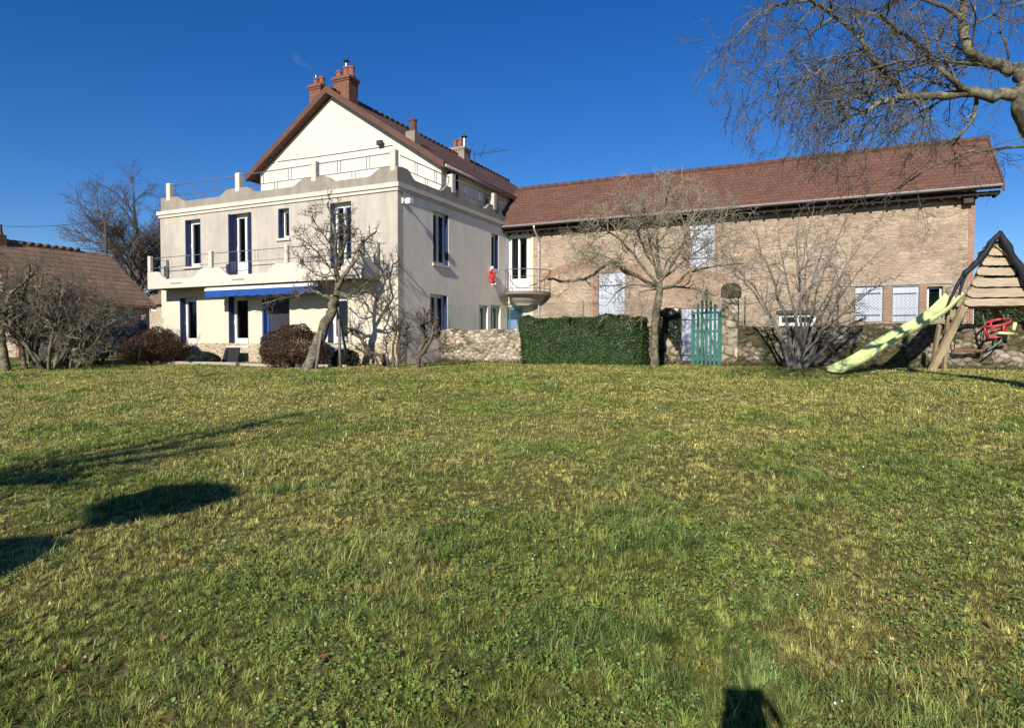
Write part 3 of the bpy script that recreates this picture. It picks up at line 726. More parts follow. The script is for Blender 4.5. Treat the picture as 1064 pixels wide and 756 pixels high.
# corner balcony in the angle with the barn
cb = atY(530, 306, YB); cz = atY(530, 303, 25.5).z
m = MB(); n = 20
R0, R1 = 1.32, .62
prof = [(1, 0), (1, -.10), (.97, -.13), (.80, -.16), (.76, -.28), (.64, -.44), (.44, -.56)]
vs = []; 
for s, z in prof:
    for k in range(n+1):
        a = PI+PI*k/n
        vs.append((XR+.86+R0*.92*s*math.cos(a)*(1 if math.cos(a) > 0 else .62), YB-.01+R0*s*math.sin(a), cz+z))
fs = [(i*(n+1)+k, i*(n+1)+k+1, (i+1)*(n+1)+k+1, (i+1)*(n+1)+k) for i in range(len(prof)-1) for k in range(n)]
fs += [tuple(range(n+1)), tuple(range((len(prof)-1)*(n+1), len(prof)*(n+1)))[::-1]]
m.add(vs, fs, True)
cbal = m.build('corner_balcony', MAT['concrete'], house)
m = MB(); arc = [Vector(vs[k])+Vector((0, .06 if 0 < k < n else 0, 0)) for k in range(n+1)]
for z, r in ((.92, .02), (.12, .012), (.62, .010)): m.tube([p+Vector((0, 0, z)) for p in arc], r, 5)
for k in range(1, n, 3): m.tube([arc[k], arc[k]+Vector((0, 0, .92))], .010, 5)
m.build('railing', MAT['steel_paint'], cbal)

# ------------------------------------------------------------------ barn
barn = thing('barn', (-4, 27.5, 0.95), 'long fieldstone barn with red tiled roof, white shutters and brick arches', 'barn')
BX_0, BX_1, YBN = -12.735, 4.4, 26.5
fB = lambda u, w, z: (u, YBN+w, z)
ZE = 6.72
H = {k: spanY(*v, YBN) for k, v in dict(B1=(621.5, 649, 283, 350), B2=(716, 743, 229, 277), B3=(704.5, 751, 320, 380), B4=(809, 848, 326, 338),
     B5=(888, 917.5, 297.5, 334), B6=(927, 955, 297.5, 334), B7=(963, 979.5, 297.5, 331), FD=(528, 549.5, 244, 304.5), BD=(523, 543.5, 319, 352)).items()}
XP = -11.5                                    # plaster stops, fieldstone starts
m = MB(); wall(m, fB, BX_0, XP, G0, ZE-.05, .4, [H['FD'], H['BD']]); m.build('plaster_wall', MAT['stucco_low'], barn)
m = MB(); wall(m, fB, XP+.001, BX_1-.17, G0, ZE-.05, .5, [H[k] for k in ('B1', 'B2', 'B3', 'B4', 'B5', 'B6', 'B7')]); m.build('stone_wall', MAT['barn_stone'], barn)
m = MB(); m.box(BX_1-.168, BX_1+.004, YBN-.012, YBN+.3, G0, ZE-.05); m.build('brick_quoin', MAT['brick_pale'], barn)
YR, ZR = 28.4, 8.82; YE = 25.93; sB = (ZR-ZE)/(YR-YE-.02)
m = MB(); gb = [(YBN+.501, G0), (2*YR-YBN-.1, G0), (2*YR-YBN-.1, ZE-.05), (YR, ZR-.2), (YBN+.501, ZE+.1)]
for x in (BX_1-.3, ): m.prism(gb, lambda u, v, w: (w, u, v), x, x+.295)
m.box(-13.0, BX_1-.31, 2*YR-YBN-.4, 2*YR-YBN-.1, G0, ZE-.06)
m.build('end_wall', MAT['barn_stone'], barn)
m = MB(); x0, x1 = -13.19, 5.03
rq = np.random.default_rng(8); nx, ny = 92, 12
wv = rq.normal(0, 1, (ny+1, nx+1)); sag = np.sin(np.linspace(0, 9.5, nx+1))*.018+np.sin(np.linspace(0, 31, nx+1))*.008
gp = [(x0+(x1-x0)*i/nx, YE+(YR-YE)*j/ny, ZE+(ZR-ZE)*j/ny+sag[i]*(.4+.6*j/ny)+.006*wv[j, i]) for j in range(ny+1) for i in range(nx+1)]
K = len(gp); ix = lambda i, j: j*(nx+1)+i
m.add(gp+[(x, y, z-.14) for x, y, z in gp], [(ix(i, j), ix(i+1, j), ix(i+1, j+1), ix(i, j+1)) for j in range(ny) for i in range(nx)]+
 [(K+ix(i, j), K+ix(i, j+1), K+ix(i+1, j+1), K+ix(i+1, j)) for j in range(ny) for i in range(nx)]+[(ix(i, 0), K+ix(i, 0), K+ix(i+1, 0), ix(i+1, 0)) for i in range(nx)]+
 [(ix(0, j), ix(0, j+1), K+ix(0, j+1), K+ix(0, j)) for j in range(ny)]+[(ix(nx, j), K+ix(nx, j), K+ix(nx, j+1), ix(nx, j+1)) for j in range(ny)])
m.prism([(2*YR-YE, ZE), (YR+.001, ZR), (YR+.001, ZR-.14), (2*YR-YE, ZE-.14)], lambda u, v, w: (w, u, v), x0, x1)
rb = m.build('roof', MAT['roof_barn'], barn)
planar_uv(rb, (0, YE, ZE), (1, 0, 0), (0, YR-YE, ZR-ZE))
m = MB()
for k in range(46): x = x0+.05+k*.396; sg = float(np.interp(x, np.linspace(x0, x1, nx+1), sag)); m.tube([(x, YR, ZR+sg), (x+.405, YR, ZR+sg+.012)], [.10, .115], 8)
m.build('ridge_tile', MAT['verge'], rb)
m = MB(); m.prism([(YE-.01, ZE+.03), (YR, ZR+.05), (YR, ZR-.20), (YE-.01, ZE-.24)], lambda u, v, w: (w, u, v), x1+.002, x1+.06); m.build('verge', MAT['verge'], rb)
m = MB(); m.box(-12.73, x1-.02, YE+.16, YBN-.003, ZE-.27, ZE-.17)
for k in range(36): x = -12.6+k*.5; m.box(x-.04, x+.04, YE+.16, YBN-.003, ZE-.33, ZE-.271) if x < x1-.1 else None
m.build('eave_board', MAT['eave_shade_wood'], barn)
m = MB(); prof = [(.075*math.cos(a), .075*math.sin(a)) for a in [PI+PI*k/8 for k in range(9)]] + [(.062, 0), (.045, -.045), (0, -.062), (-.045, -.045), (-.062, 0)]
m.prism(prof, lambda u, v, w: (w, YE-.075+u, ZE-.02+v), x0+.05, x1-.02); m.build('gutter', MAT['zinc'], barn)
xd = -11.2
m = MB(); m.tube([(xd, YE-.07, ZE-.07), (xd, YE-.02, ZE-.25), (xd, YBN-.09, ZE-.6), (xd, YBN-.08, ZE-.8), (xd, YBN-.08, 2.6), (xd+.05, YBN-.08, 2.5), (xd+.05, YBN-.08, .8)], .045, 8)
for z in (5.6, 4.1, 2.7): m.tube([(xd, YBN-.08, z-.02), (xd, YBN-.08, z+.02)], .06, 8)
m.build('drainpipe', MAT['zinc'], barn)
def shut(hole, n, label=None, door=False, bands=2, name='shutter'):
    a, b, c, d = hole; w = (b-a-.02)/n
    for k in range(n):
        m = MB(); l = a+.01+k*w
        nb = max(3, int(w/.13))
        for j in range(nb): fbox(m, fB, l+.004+(w-.008)*j/nb+.002, l+.004+(w-.008)*(j+1)/nb-.002, .05, .085, c+.01, d-.01)
        o = m.build(name, MAT['white_wood'], barn)
        for j in range(bands):
            m = MB(); z = c+(d-c)*((j+.5)/bands if bands > 2 else (.18, .80)[j])
            fbox(m, fB, l+.02, l+w*.92, .035, .05, z-.018, z+.018); m.build('hinge', MAT['dark_steel'], o)
    m = MB(); fbox(m, fB, a+.002, b-.002, .30, .33, c, d); m.build('door_back', MAT['dark_wood'], barn)
shut(H['B1'], 1); shut(H['B2'], 2); shut(H['B5'], 1, bands=2); shut(H['B6'], 1, bands=2); shut(H['B3'], 2, bands=2, name='door')
window(barn, fB, H['B4'], .12, 2, sill=False, fw=.06)
o = window(barn, fB, H['B7'], .18, 1, sill=False, fw=.03); 
fd = window(barn, fB, H['FD'], .10, 2, sill=False, kick=.5, fw=.09, curtain=False)
m = MB(); a, b, c, d = H['FD']; fbox(m, fB, a-.22, a-.01, -.05, .08, c, d); m.build('shutter', MAT['grey_blue'], fd)
a, b, c, d = H['BD']
m = MB(); fbox(m, fB, a+.005, b-.005, .08, .13, .95, d-.005); dd = m.build('door', MAT['grey_blue'], barn)
m = MB(); fbox(m, fB, a+.1, b-.1, .07, .079, d-.55, d-.10); m.build('pane', MAT['glass'], dd)
# brickwork round the openings
def trim(a, b, c, d, t=.14, top=True, sides=(1, 1)):
    m = MB()
    if sides[0]: fbox(m, fB, a-t, a-.004, -.018, .09, c, d)
    if sides[1]: fbox(m, fB, b+.004, b+t, -.018, .09, c, d)
    if top: fbox(m, fB, a-t, b+t, -.018, .09, d+.003, d+.2)
    m.build('brick_surround', MAT['brick_pale'], barn)
a, b, c, d = H['B1']; trim(a, b, c, d, .24, False, (1, 0))
a, b, c, d = H['B2']; trim(a, b, c, d, .12, True)
m = MB(); fbox(m, fB, H['B5'][1]+.01, H['B6'][0]-.01, -.02, .1, H['B5'][2], H['B5'][3]); m.build('brick_pier', MAT['brick_pale'], barn); m = MB(); fbox(m, fB, H['B6'][1]+.01, H['B7'][0]-.01, -.02, .1, H['B5'][2], H['B5'][3])
m.build('brick_pier', MAT['brick_pale'], barn)
a = H['B5'][0]; b = H['B7'][1]; d = H['B5'][3]
m = MB(); fbox(m, fB, a-.15, b+.25, -.04, .1, d+.01, d+.11); m.build('lintel', MAT['concrete'], barn)
a, b, c, d = H['B4']; m = MB(); fbox(m, fB, a-.08, b+.08, -.05, .1, d+.01, d+.13); m.build('lintel', MAT['dark_wood'], barn)
def arch(xa, xb, ya, ypk, t):
    A = atY(xa, ya, YBN); B = atY(xb, ya, YBN); pk = atY((xa+xb)/2, ypk, YBN).z
    zb = (A.z+B.z)/2; w = (B.x-A.x)/2; s = pk-zb; R = (w*w+s*s)/(2*s); cx = (A.x+B.x)/2; czz = pk-R
    th = math.asin(w/R); n = int(2*th*R/.075); m = MB()
    for k in range(n):
        a0 = -th+2*th*k/n+.004/R; a1 = -th+2*th*(k+1)/n-.004/R
        q = [(cx+(R-t)*math.sin(a0), czz+(R-t)*math.cos(a0)), (cx+(R-t)*math.sin(a1), czz+(R-t)*math.cos(a1)), (cx+R*math.sin(a1), czz+R*math.cos(a1)), (cx+R*math.sin(a0), czz+R*math.cos(a0))]
        m.prism(q, lambda u, v, w_: (u, YBN-.015+w_, v), 0, .08)
    m.build('brick_arch', MAT['brick_pale'], barn)
arch(562, 668, 283, 271, .30); arch(700, 758, 293, 281, .26)
p = atY(1005, 210, YBN); m = MB(); m.bbox(p.x-.14, p.x+.14, YBN-.3, YBN-.005, p.z-.09, p.z+.09, .02); m.box(p.x-.18, p.x+.18, YBN-.34, YBN-.005, p.z+.092, p.z+.12); m.build('nest_box', MAT['dark_wood'], barn)

# ------------------------------------------------------------------ garden wall with real stones
def stone_face(x0, x1, z0, z1, Y, cell=(.21, .125), res=.024, depth=.065, seed=1, moss=.5, dark=1.0, topjit=.04):
    r = np.random.default_rng(seed)
    nx, nz = int((x1-x0)/res), int((z1-z0)/res)
    gx = np.linspace(x0, x1, nx); gzv = np.linspace(0, 1, nz)
    topz = z1+topjit*np.interp(gx, np.arange(x0-.3, x1+.5, .3), r.uniform(-1, 1, len(np.arange(x0-.3, x1+.5, .3))))
    X = np.repeat(gx[None, :], nz, 0); Z = z0+(topz[None, :]-z0)*gzv[:, None]
    wx = X+.04*np.sin(Z*9+X*3); wz = Z+.03*np.sin(X*7)
    ci = np.floor(wx/cell[0]).astype(int); cj = np.floor(wz/cell[1]).astype(int)
    def hsh(i, j, k):
        h = np.sin(i*127.1+j*311.7+k*74.7+seed*13.3)*43758.5453; return h-np.floor(h)
    d1 = np.full(X.shape, 9.); d2 = d1.copy(); bi = ci.copy(); bj = cj.copy()
    for a in (-2, -1, 0, 1, 2):
        for b in (-1, 0, 1):
            i, j = ci+a, cj+b
            px = (i+.5+.8*(hsh(i, j, 1)-.5)+.5*(j % 2))*cell[0]; pz = (j+.5+.7*(hsh(i, j, 2)-.5))*cell[1]
            d = np.sqrt(((wx-px)/cell[0])**2+((wz-pz)/cell[1])**2)
            c = d < d1; d2 = np.where(c, d1, np.minimum(d2, d)); bi = np.where(c, i, bi); bj = np.where(c, j, bj); d1 = np.where(c, d, d1)
    e = np.clip((d2-d1)/.35, 0, 1); e = e*e*(3-2*e)
    out = e*(.35+.9*hsh(bi, bj, 3)+.35*np.sin((X*hsh(bi, bj, 8)-Z*hsh(bi, bj, 9))*26+hsh(bi, bj, 7)*6))*depth+.008*np.sin(X*61+Z*43)+r.normal(0, .005, X.shape)
    tone = hsh(bi, bj, 4)[..., None]; hue = hsh(bi, bj, 5)[..., None]
    c = (np.array([.30, .24, .18])*(1-hue)+np.array([.38, .33, .27])*hue)*(.55+.9*tone)
    mort = np.array([.24, .195, .14])
    c = c*e[..., None]+mort*(1-e[..., None])
    mo = .7*np.sin(X*1.7+1.1*seed)+.7*np.sin(X*3.9+Z*5)+.5*np.sin(Z*8+X*1.1+2)+2.4*(hsh(bi, bj, 6)-.5)+.5*np.sin(X*23+Z*9)*np.sin(Z*31-X*7)+1.1*(1-e)+r.normal(0, .45, X.shape)
    mk = np.clip((mo*.5-(1.1-2.0*moss))*1.5, 0, .9)[..., None]
    c = (c*(1-mk)+np.array([.065, .062, .022])*mk)*dark
    V = np.stack([X, Y-out, Z], -1).reshape(-1, 3)
    a = (np.arange(nz-1)[:, None]*nx+np.arange(nx-1)[None, :]).ravel()
    F = np.stack([a, a+1, a+nx+1, a+nx], 1)
    # top: fold back over the wall
    n0 = len(V); ty = V[(nz-1)*nx:].copy(); rows = [ty]
    for k, (dy, dz) in enumerate(((.1, .02), (.22, .03), (.36, .02))):
        q = ty.copy(); q[:, 1] = Y+dy; q[:, 2] += dz+r.normal(0, .012, nx); rows.append(q)
    V2 = np.concatenate(rows[1:]); c2 = np.tile(c.reshape(nz, nx, 3)[-1], (3, 1))
    idx = [np.arange((nz-1)*nx, nz*nx)]+[n0+k*nx+np.arange(nx) for k in range(3)]
    F2 = np.concatenate([np.stack([p[:-1], p[1:], q[1:], q[:-1]], 1) for p, q in zip(idx[:-1], idx[1:])])
    return np.concatenate([V, V2]), np.concatenate([F, F2]), np.concatenate([c.reshape(-1, 3), c2])
MAT['stone_attr'] = M_attr('fieldstone', 0.95, 0.1)
YW = 20.8; ZW = 2.12
WSC = None
for (x0, x1, sd, ms, lab) in ((-12.7, -4.6, 3, .35, 'low fieldstone garden wall between the house corner and the clipped hedge'), (-2.36, 8.0, 5, .69, 'dark mossy fieldstone wall running behind the slide')):
    V, F, C = stone_face(x0, x1, .8, ZW, YW, seed=sd, moss=ms, dark=1.0 if sd == 3 else .72)
    o = np_mesh('garden_wall', V, F, MAT['stone_attr'], col=C)
    tag(o, lab, 'wall')
    m = MB(); m.box(x0, x1, YW+.02, YW+.38, .8, ZW-.06); m.build('wall_core', MAT['concrete'], o)
# gate piers
def pier(xa, xb, zt, seed, lab, cap):
    V, F, C = stone_face(xa, xb, .8, zt, YW-.06, cell=(.3, .26), seed=seed, moss=.3, topjit=.01)
    o = np_mesh('gate_pier', V, F, MAT['stone_attr'], col=C); tag(o, lab, 'pillar')
    m = MB(); m.bbox(xa+.01, xb-.01, YW-.05, YW+.36, .8, zt-.02, .02); m.build('pier_core', MAT['concrete'], o)
    if cap:
        m = MB(); cx = (xa+xb)/2; m.lathe([(.24, 0), (.29, .04), (.30, .2), (.28, .34), (.22, .42), (.12, .46)], (cx, YW+.14, zt), 10); m.build('cap_stone', MAT['mossy'], o)
    return o
MAT['mossy'] = M_simple('mossy_stone', (0.075, 0.065, 0.035), 0.95, 0.6, 9, 0.8, 0.03)
pier(-4.55, -4.08, 2.72, 21, 'narrow stone gate pillar wrapped in ivy, left of the green gate', False)
pier(-2.82, -2.37, 2.98, 23, 'stone gate pillar with dark mossy cap stone, right of the green gate', True)
# wire fence on the walls
def wire_fence(x0, x1, posts, lab, z1=3.0):
    o = thing('wire_fence', (x0, YW+.2, ZW), lab, 'fence')
    for x in posts:
        m = MB(); m.tube([(x, YW+.2, ZW-.1), (x, YW+.2, z1+.06)], .022, 6); m.build('post', MAT['green_wire'], o)
    m = MB(); z0 = ZW+.06; hgt = z1-z0; s = .085
    k = x0-hgt
    while k < x1:
        for dr_ in (1, -1):
            a, b = (k, k+hgt) if dr_ == 1 else (k+hgt, k)
            za, zb = z0, z1
            p = [(a, za), (b, zb)]
            if a > b: p = [(b, zb), (a, za)]
            (ua, va), (ub, vb) = p
            if ub <= x0 or ua >= x1: continue
            if ua < x0: va += (vb-va)*(x0-ua)/(ub-ua); ua = x0
            if ub > x1: vb -= (vb-va)*(ub-x1)/(ub-ua); ub = x1
            m.tube([(ua, YW+.2+.003*dr_, va), (ub, YW+.2+.003*dr_, vb)], .0028, 3, False)
        k += s
    for z in (z0, (z0+z1)/2, z1): m.tube([(x0, YW+.2, z), (x1, YW+.2, z)], .003, 4, False)
    m.build('wire_mesh', MAT['green_wire'], o)
wire_fence(-12.6, -4.7, [-12.45, -10.0, -7.3, -4.9], 'green chain link fence on green posts above the wall beside the house')
wire_fence(-2.3, 7.9, [-2.2, .3, 2.9, 5.4], 'green chain link fence above the mossy wall in front of the barn')
# green gate
def gate():
    gx0, gx1 = -3.66, -2.86; Yg = YW-.16; zb = 1.02
    o = thing('garden_gate', (gx1, Yg, .95), 'green wooden picket gate with tall pointed pales between stone pillars', 'gate')
    n = 7
    for k in range(n):
        x = gx0+.03+(gx1-gx0-.06)*k/(n-1); t = abs(k-(n-1)/2)/((n-1)/2)
        zt = 2.62+.42*(1-t*t)+(0.25 if k == 3 else 0)
        m = MB(); m.prism([(x-.036, zb-.06), (x+.036, zb-.06), (x+.036, zt-.08), (x, zt), (x-.036, zt-.08)], lambda u, v, w: (u, Yg+w, v), -.035, -.012); m.build('pale', MAT['green_gate'], o)
    for z in (1.22, 2.0, 2.56):
        m = MB(); m.box(gx0, gx1, Yg-.011, Yg+.025, z-.035, z+.035); m.build('rail', MAT['green_gate'], o)
    m = MB(); m.bar((gx0+.25, Yg+.03, 2.5), (gx1-.05, Yg+.03, 1.25), .07, .01, Vector((0, 1, 0))); m.build('brace', MAT['green_gate'], o)
    for x in (gx0-.045, gx1+.006):
        m = MB(); m.box(x, x+.04, Yg-.03, Yg+.03, .9, 2.66); m.build('stile', MAT['green_gate'], o)
gate()
# kerb in front of the shrubs
m = MB(); m.bbox(-23.8, -18.2, 16.45, 16.62, .7, 1.0, .015); m.bbox(-18.19, -13.6, 16.6, 16.75, .7, .965, .015)
tag(m.build('garden_edging', MAT['concrete']), 'low pale concrete edging along the bed of round shrubs', 'edging')
# black board leaning on the house wall
p0 = atY(231, 372, 17.6); p1 = atY(247.5, 372, 17.6); m = MB()
m.prism([(p0.x, .93), (p1.x, .93), (p1.x-.03, 1.50), (p0.x+.08, 1.50)], lambda u, v, w: (u, 17.55+w+(v-.93)*.25, v), 0, .05)
m.box(p0.x+.2, p0.x+.24, 17.53, 17.549, .95, 1.4)
tag(m.build('black_panel', MAT['black_plastic']), 'black panel leaning at the house wall between two round shrubs', 'panel')

# ------------------------------------------------------------------ cottage at the far left, outbuilding, pole
cot = thing('cottage', (-40, 22, .95), 'old stone cottage with worn brown tiled roof behind bare trees', 'cottage')
CXR, CY0, CY1 = -37.4, 20.0, 27.3; CAX = -40.0; CZR = 7.15; CZE = 4.3
CXL = 2*CAX-CXR
m = MB(); m.prism([(CXL, .6), (CXR, .6), (CXR, CZE), (CAX, CZR-.25), (CXL, CZE)], lambda u, v, w: (u, w, v), CY0, CY0+.4); m.build('gable_wall', MAT['cottage_stone'], cot)
fC = lambda u, w, z: (CXR-w, u, z)
ch = [(21.6, 22.5, 2.0, 3.2), (24.2, 25.2, .9, 3.0)]
m = MB(); wall(m, fC, CY0+.401, CY1, .6, CZE, .4, ch); m.build('side_wall', MAT['cottage_stone'], cot)
m = MB(); m.box(CXL, CXL+.3, CY0+.41, CY1, .6, CZE); m.box(CXL+.31, CXR-.41, CY1-.3, CY1, .6, CZE); m.build('rear_wall', MAT['cottage_stone'], cot)
for h in ch: window(cot, fC, h, .15, 2, sill=False)
cs = (CZR-CZE)/(CXR-CAX); HIP = .8
e = .3
A_ = [(CAX, CY0-e, CZR), (CAX, CY1-HIP, CZR), (CXR+e, CY1+e, CZE-e*cs), (CXR+e, CY0-e, CZE-e*cs)]
B_ = [(CAX, CY0-e, CZR), (CAX, CY1-HIP, CZR), (CXL-e, CY1+e, CZE-e*cs), (CXL-e, CY0-e, CZE-e*cs)]
C_ = [(CAX, CY1-HIP, CZR), (CXR+e, CY1+e, CZE-e*cs), (CXL-e, CY1+e, CZE-e*cs)]
m = MB()
for P in (A_, B_, C_):
    k = len(P); lo = [(x, y, z-.16) for x, y, z in P]
    m.add(P+lo, [tuple(range(k)), tuple(range(2*k-1, k-1, -1))]+[(i, (i+1) % k, k+(i+1) % k, k+i) for i in range(k)])
crf = m.build('roof', MAT['roof_old'], cot)
m = MB()
for k in range(12): y = CY0-e+k*.42; m.tube([(CAX, y, CZR), (CAX, y+.43, CZR+.02)], [.11, .13], 8)
m.build('ridge_tile', MAT['roof_old'], crf)
m = MB(); m.prism([(CXR+e+.02, CZE-e*cs), (CAX, CZR+.04), (CAX, CZR-.3), (CXR+e+.02, CZE-e*cs-.32)], lambda u, v, w: (u, w, v), CY0-e-.09, CY0-e-.002); 
m.prism([(CXL-e-.02, CZE-e*cs), (CAX, CZR+.04), (CAX, CZR-.3), (CXL-e-.02, CZE-e*cs-.32)], lambda u, v, w: (u, w, v), CY0-e-.09, CY0-e-.002); m.build('verge', MAT['brick_pale'], crf)
m = MB(); m.box(-40.2, -39.7, 20.3, 20.75, 6.6, 7.45); cc = m.build('chimney', MAT['brick'], cot)
m = MB(); m.lathe([(.2, 0), (.22, .05), (.17, .1), (.13, .5), (.15, .52), (.15, .55)], (-39.95, 20.52, 7.45), 10); m.build('chimney_pot', MAT['terracotta'], cc)
m = MB(); m.box(CXR-.25, CXR+.01, CY0-.02, CY0+.42, .6, CZE-.02); m.build('brick_quoin', MAT['brick_pale'], cot)
ob = thing('outbuilding', (-36, 33, .95), 'small pinkish stone outbuilding glimpsed between bare trees and the house', 'outbuilding')
fO = lambda u, w, z: (u, 33+w, z)
oh = spanY(155.5, 162, 313, 323, 33)
m = MB(); wall(m, fO, -46, -34.0, .6, 4.7, .4, [oh]); m.box(-46, -34.0, 36.5, 36.9, .6, 4.7); m.box(-34.4, -34.0, 33.41, 36.49, .6, 4.7); m.build('wall', MAT['cottage_stone'], ob)
window(ob, fO, oh, .12, 1, sill=False)
m = MB(); m.prism([(32.6, 4.68), (35, 5.7), (37.3, 4.68), (37.3, 4.53), (35, 5.55), (32.6, 4.53)], lambda u, v, w: (w, u, v), -46.3, -33.7); m.build('roof', MAT['roof_old'], ob)
m = MB(); q0 = atY(129, 320, 32.9); m.box(q0.x-.2, q0.x+.25, 32.9, 32.99, .6, 3.5); m.build('brick_quoin', MAT['brick_pale'], ob)
pole = thing('utility_pole', (0, 0, 0), 'thin dark utility pole rising behind the cottage roof', 'pole')
pp = Pd(111, 300, 48); pole.location = (pp.x, pp.y, .95); zt = Pd(111, 227, 48).z
m = MB(); m.tube([(pp.x, pp.y, .5), (pp.x, pp.y, zt)], [.13, .10], 8); m.build('shaft', MAT['dark_wood'], pole)
m = MB(); m.box(pp.x-.5, pp.x+.5, pp.y-.05, pp.y+.05, zt-.35, zt-.25)
for x in (-.4, 0, .4): m.lathe([(.04, 0), (.05, .08), (.03, .14)], (pp.x+x, pp.y, zt-.25), 8)
m.build('crossarm', MAT['dark_wood'], pole)
a = Vector((pp.x-.4, pp.y, zt-.1)); b = Pd(-80, 226, 40)
pts = []
for k in range(17):
    t = k/16; q = a.lerp(b, t); q.z -= 1.1*4*t*(1-t)*.45; pts.append(q)
m = MB(); m.tube(pts, .014, 4); tag(m.build('power_line', MAT['dark_steel']), 'single dark cable sagging from the utility pole past the cottage', 'cable')

# ------------------------------------------------------------------ bare trees
def vnoise(x, y, s, seed):
    """smooth value noise"""
    x = x/s+seed*17.3; y = y/s+seed*9.1; i = np.floor(x).astype(int); j = np.floor(y).astype(int); fx = x-i; fy = y-j
    fx = fx*fx*(3-2*fx); fy = fy*fy*(3-2*fy)
    h = lambda a, b: (lambda v: v-np.floor(v))(np.sin(a*127.1+b*311.7+seed*53.1)*43758.5453)
    return (h(i, j)*(1-fx)+h(i+1, j)*fx)*(1-fy)+(h(i, j+1)*(1-fx)+h(i+1, j+1)*fx)*fy
class Tree:
    def __init__(s, seed):
        s.r = random.Random(seed); s.thick = {}; s.thin = {}
    def rec(s, pts, rad, n, thin):
        d = s.thin if thin else s.thick
        d.setdefault((len(pts), n), []).append((pts, rad))
    def limb(s, pts, r0, r1, n=9, sub=4, wob=.25, thin=False):
        """hand-placed limb: smooth path through pts; returns the finer path and radii"""
        P = [Vector(p) for p in pts]; out = []
        Q = [P[0]*2-P[1]]+P+[P[-1]*2-P[-2]]
        for i in range(1, len(Q)-2):
            for k in range(sub):
                t = k/sub; a, b, c, d = Q[i-1], Q[i], Q[i+1], Q[i+2]
                out.append(.5*((2*b)+(c-a)*t+(2*a-5*b+4*c-d)*t*t+(3*b-a-3*c+d)*t**3))
        out.append(P[-1]); m = len(out)
        for i in range(1, m-1):
            out[i] = out[i]+Vector([s.r.gauss(0, 1) for _ in range(3)])*((r0+(r1-r0)*i/m)*wob)
        rad = [(r0+(r1-r0)*(i/(m-1))**.8)*s.r.uniform(.9, 1.12) for i in range(m)]
        s.rec(out, rad, n, thin)
        return out, rad
    def spawn(s, path, rad, cfg, lvl, count, t0=.15, t1=1.0, L=1.0, away=1.0):
        m = len(path)-1
        for k in range(count):
            t = t0+(t1-t0)*(k+s.r.random())/count
            i = min(int(t*m), m-1); f = t*m-i
            p = path[i].lerp(path[i+1], f); d = (path[i+1]-path[i]).normalized()
            s.grow(p, s.turn(d, math.radians(s.r.uniform(*cfg['ang']))), L*s.r.uniform(.55, 1.15)*(1-.35*t), min(rad[i]*.6, cfg['r'][lvl]), lvl, cfg)
    def turn(s, d, a):
        ax = Vector([s.r.gauss(0, 1) for _ in range(3)]).cross(d)
        if ax.length < 1e-4: ax = Vector((1, 0, 0)).cross(d)
        return (Matrix.Rotation(a, 3, ax.normalized()) @ d).normalized()
    def grow(s, p, d, L, r, lvl, cfg):
        n = cfg['seg'][lvl]; pts = [p.copy()]; dd = d.copy(); st = L/(n-1)
        wig = cfg['wig'][lvl]; tr = cfg['trop'][lvl]
        g = s.r.gauss
        for i in range(n-1):
            dd = Vector((dd.x+g(0, wig), dd.y+g(0, wig), dd.z+g(0, wig)+tr)).normalized()
            pts.append(pts[-1]+dd*st)
        r = max(r, cfg['rmin'])
        rad = [max(r*(1-.62*i/(n-1)), cfg['rmin']*.7) for i in range(n)]
        s.rec(pts, rad, cfg['sides'][lvl], lvl >= cfg['thin'])
        if lvl+1 < len(cfg['n']):
            c = cfg['n'][lvl]; c = int(c*L/cfg['len'][lvl]+s.r.random()) if cfg.get('scale', True) else c
            for k in range(c):
                t = cfg['t0'][lvl]+(1-cfg['t0'][lvl])*(k+s.r.random())/c
                x = t*(n-1); i = min(int(x), n-2)
                q = pts[i].lerp(pts[i+1], x-i); e = (pts[i+1]-pts[i]).normalized()
                s.grow(q, s.turn(e, math.radians(s.r.uniform(*cfg['ang']))), cfg['len'][lvl+1]*s.r.uniform(.5, 1.2)*(1.1-.45*t), min(rad[i]*.7, cfg['r'][lvl+1]), lvl+1, cfg)
    def mesh(s, d, name, mat, parent=None):
        Vs, Fs, b = [], [], 0
        for (m, n), L in d.items():
            P = np.array([[tuple(p) for p in a] for a, _ in L]); R = np.array([r for _, r in L]); T = len(L)
            tan = np.gradient(P, axis=1); tan /= np.linalg.norm(tan, axis=2, keepdims=True)+1e-9
            ref = np.zeros((T, 1, 3)); md = P[:, -1]-P[:, 0]; md /= np.linalg.norm(md, axis=1, keepdims=True)+1e-9
            al = np.argmin(np.abs(md), axis=1); ref[np.arange(T), 0, al] = 1
            u = np.cross(tan, np.broadcast_to(ref, tan.shape)); u /= np.linalg.norm(u, axis=2, keepdims=True)+1e-9
            w = np.cross(tan, u)
            a = 2*PI*np.arange(n)/n
            V = P[:, :, None, :]+R[:, :, None, None]*(u[:, :, None, :]*np.cos(a)[None, None, :, None]+w[:, :, None, :]*np.sin(a)[None, None, :, None])
            i = np.arange(m-1)[:, None]; k = np.arange(n)[None, :]
            f = np.stack([i*n+k, i*n+(k+1) % n, (i+1)*n+(k+1) % n, (i+1)*n+k], -1).reshape(-1, 4)
            F = (f[None]+(np.arange(T)*m*n)[:, None, None]).reshape(-1, 4)+b
            Vs.append(V.reshape(-1, 3)); Fs.append(F); b += T*m*n
        return np_mesh(name, np.concatenate(Vs), np.concatenate(Fs), mat, parent, smooth=True)
    def build(s, name, base, label, cat, bark, twig, group=None):
        o = thing(name, base, label, cat, group)
        if s.thick: s.mesh(s.thick, 'trunk', MAT[bark], o)
        if s.thin: s.mesh(s.thin, 'crown', MAT[twig], o)
        return o
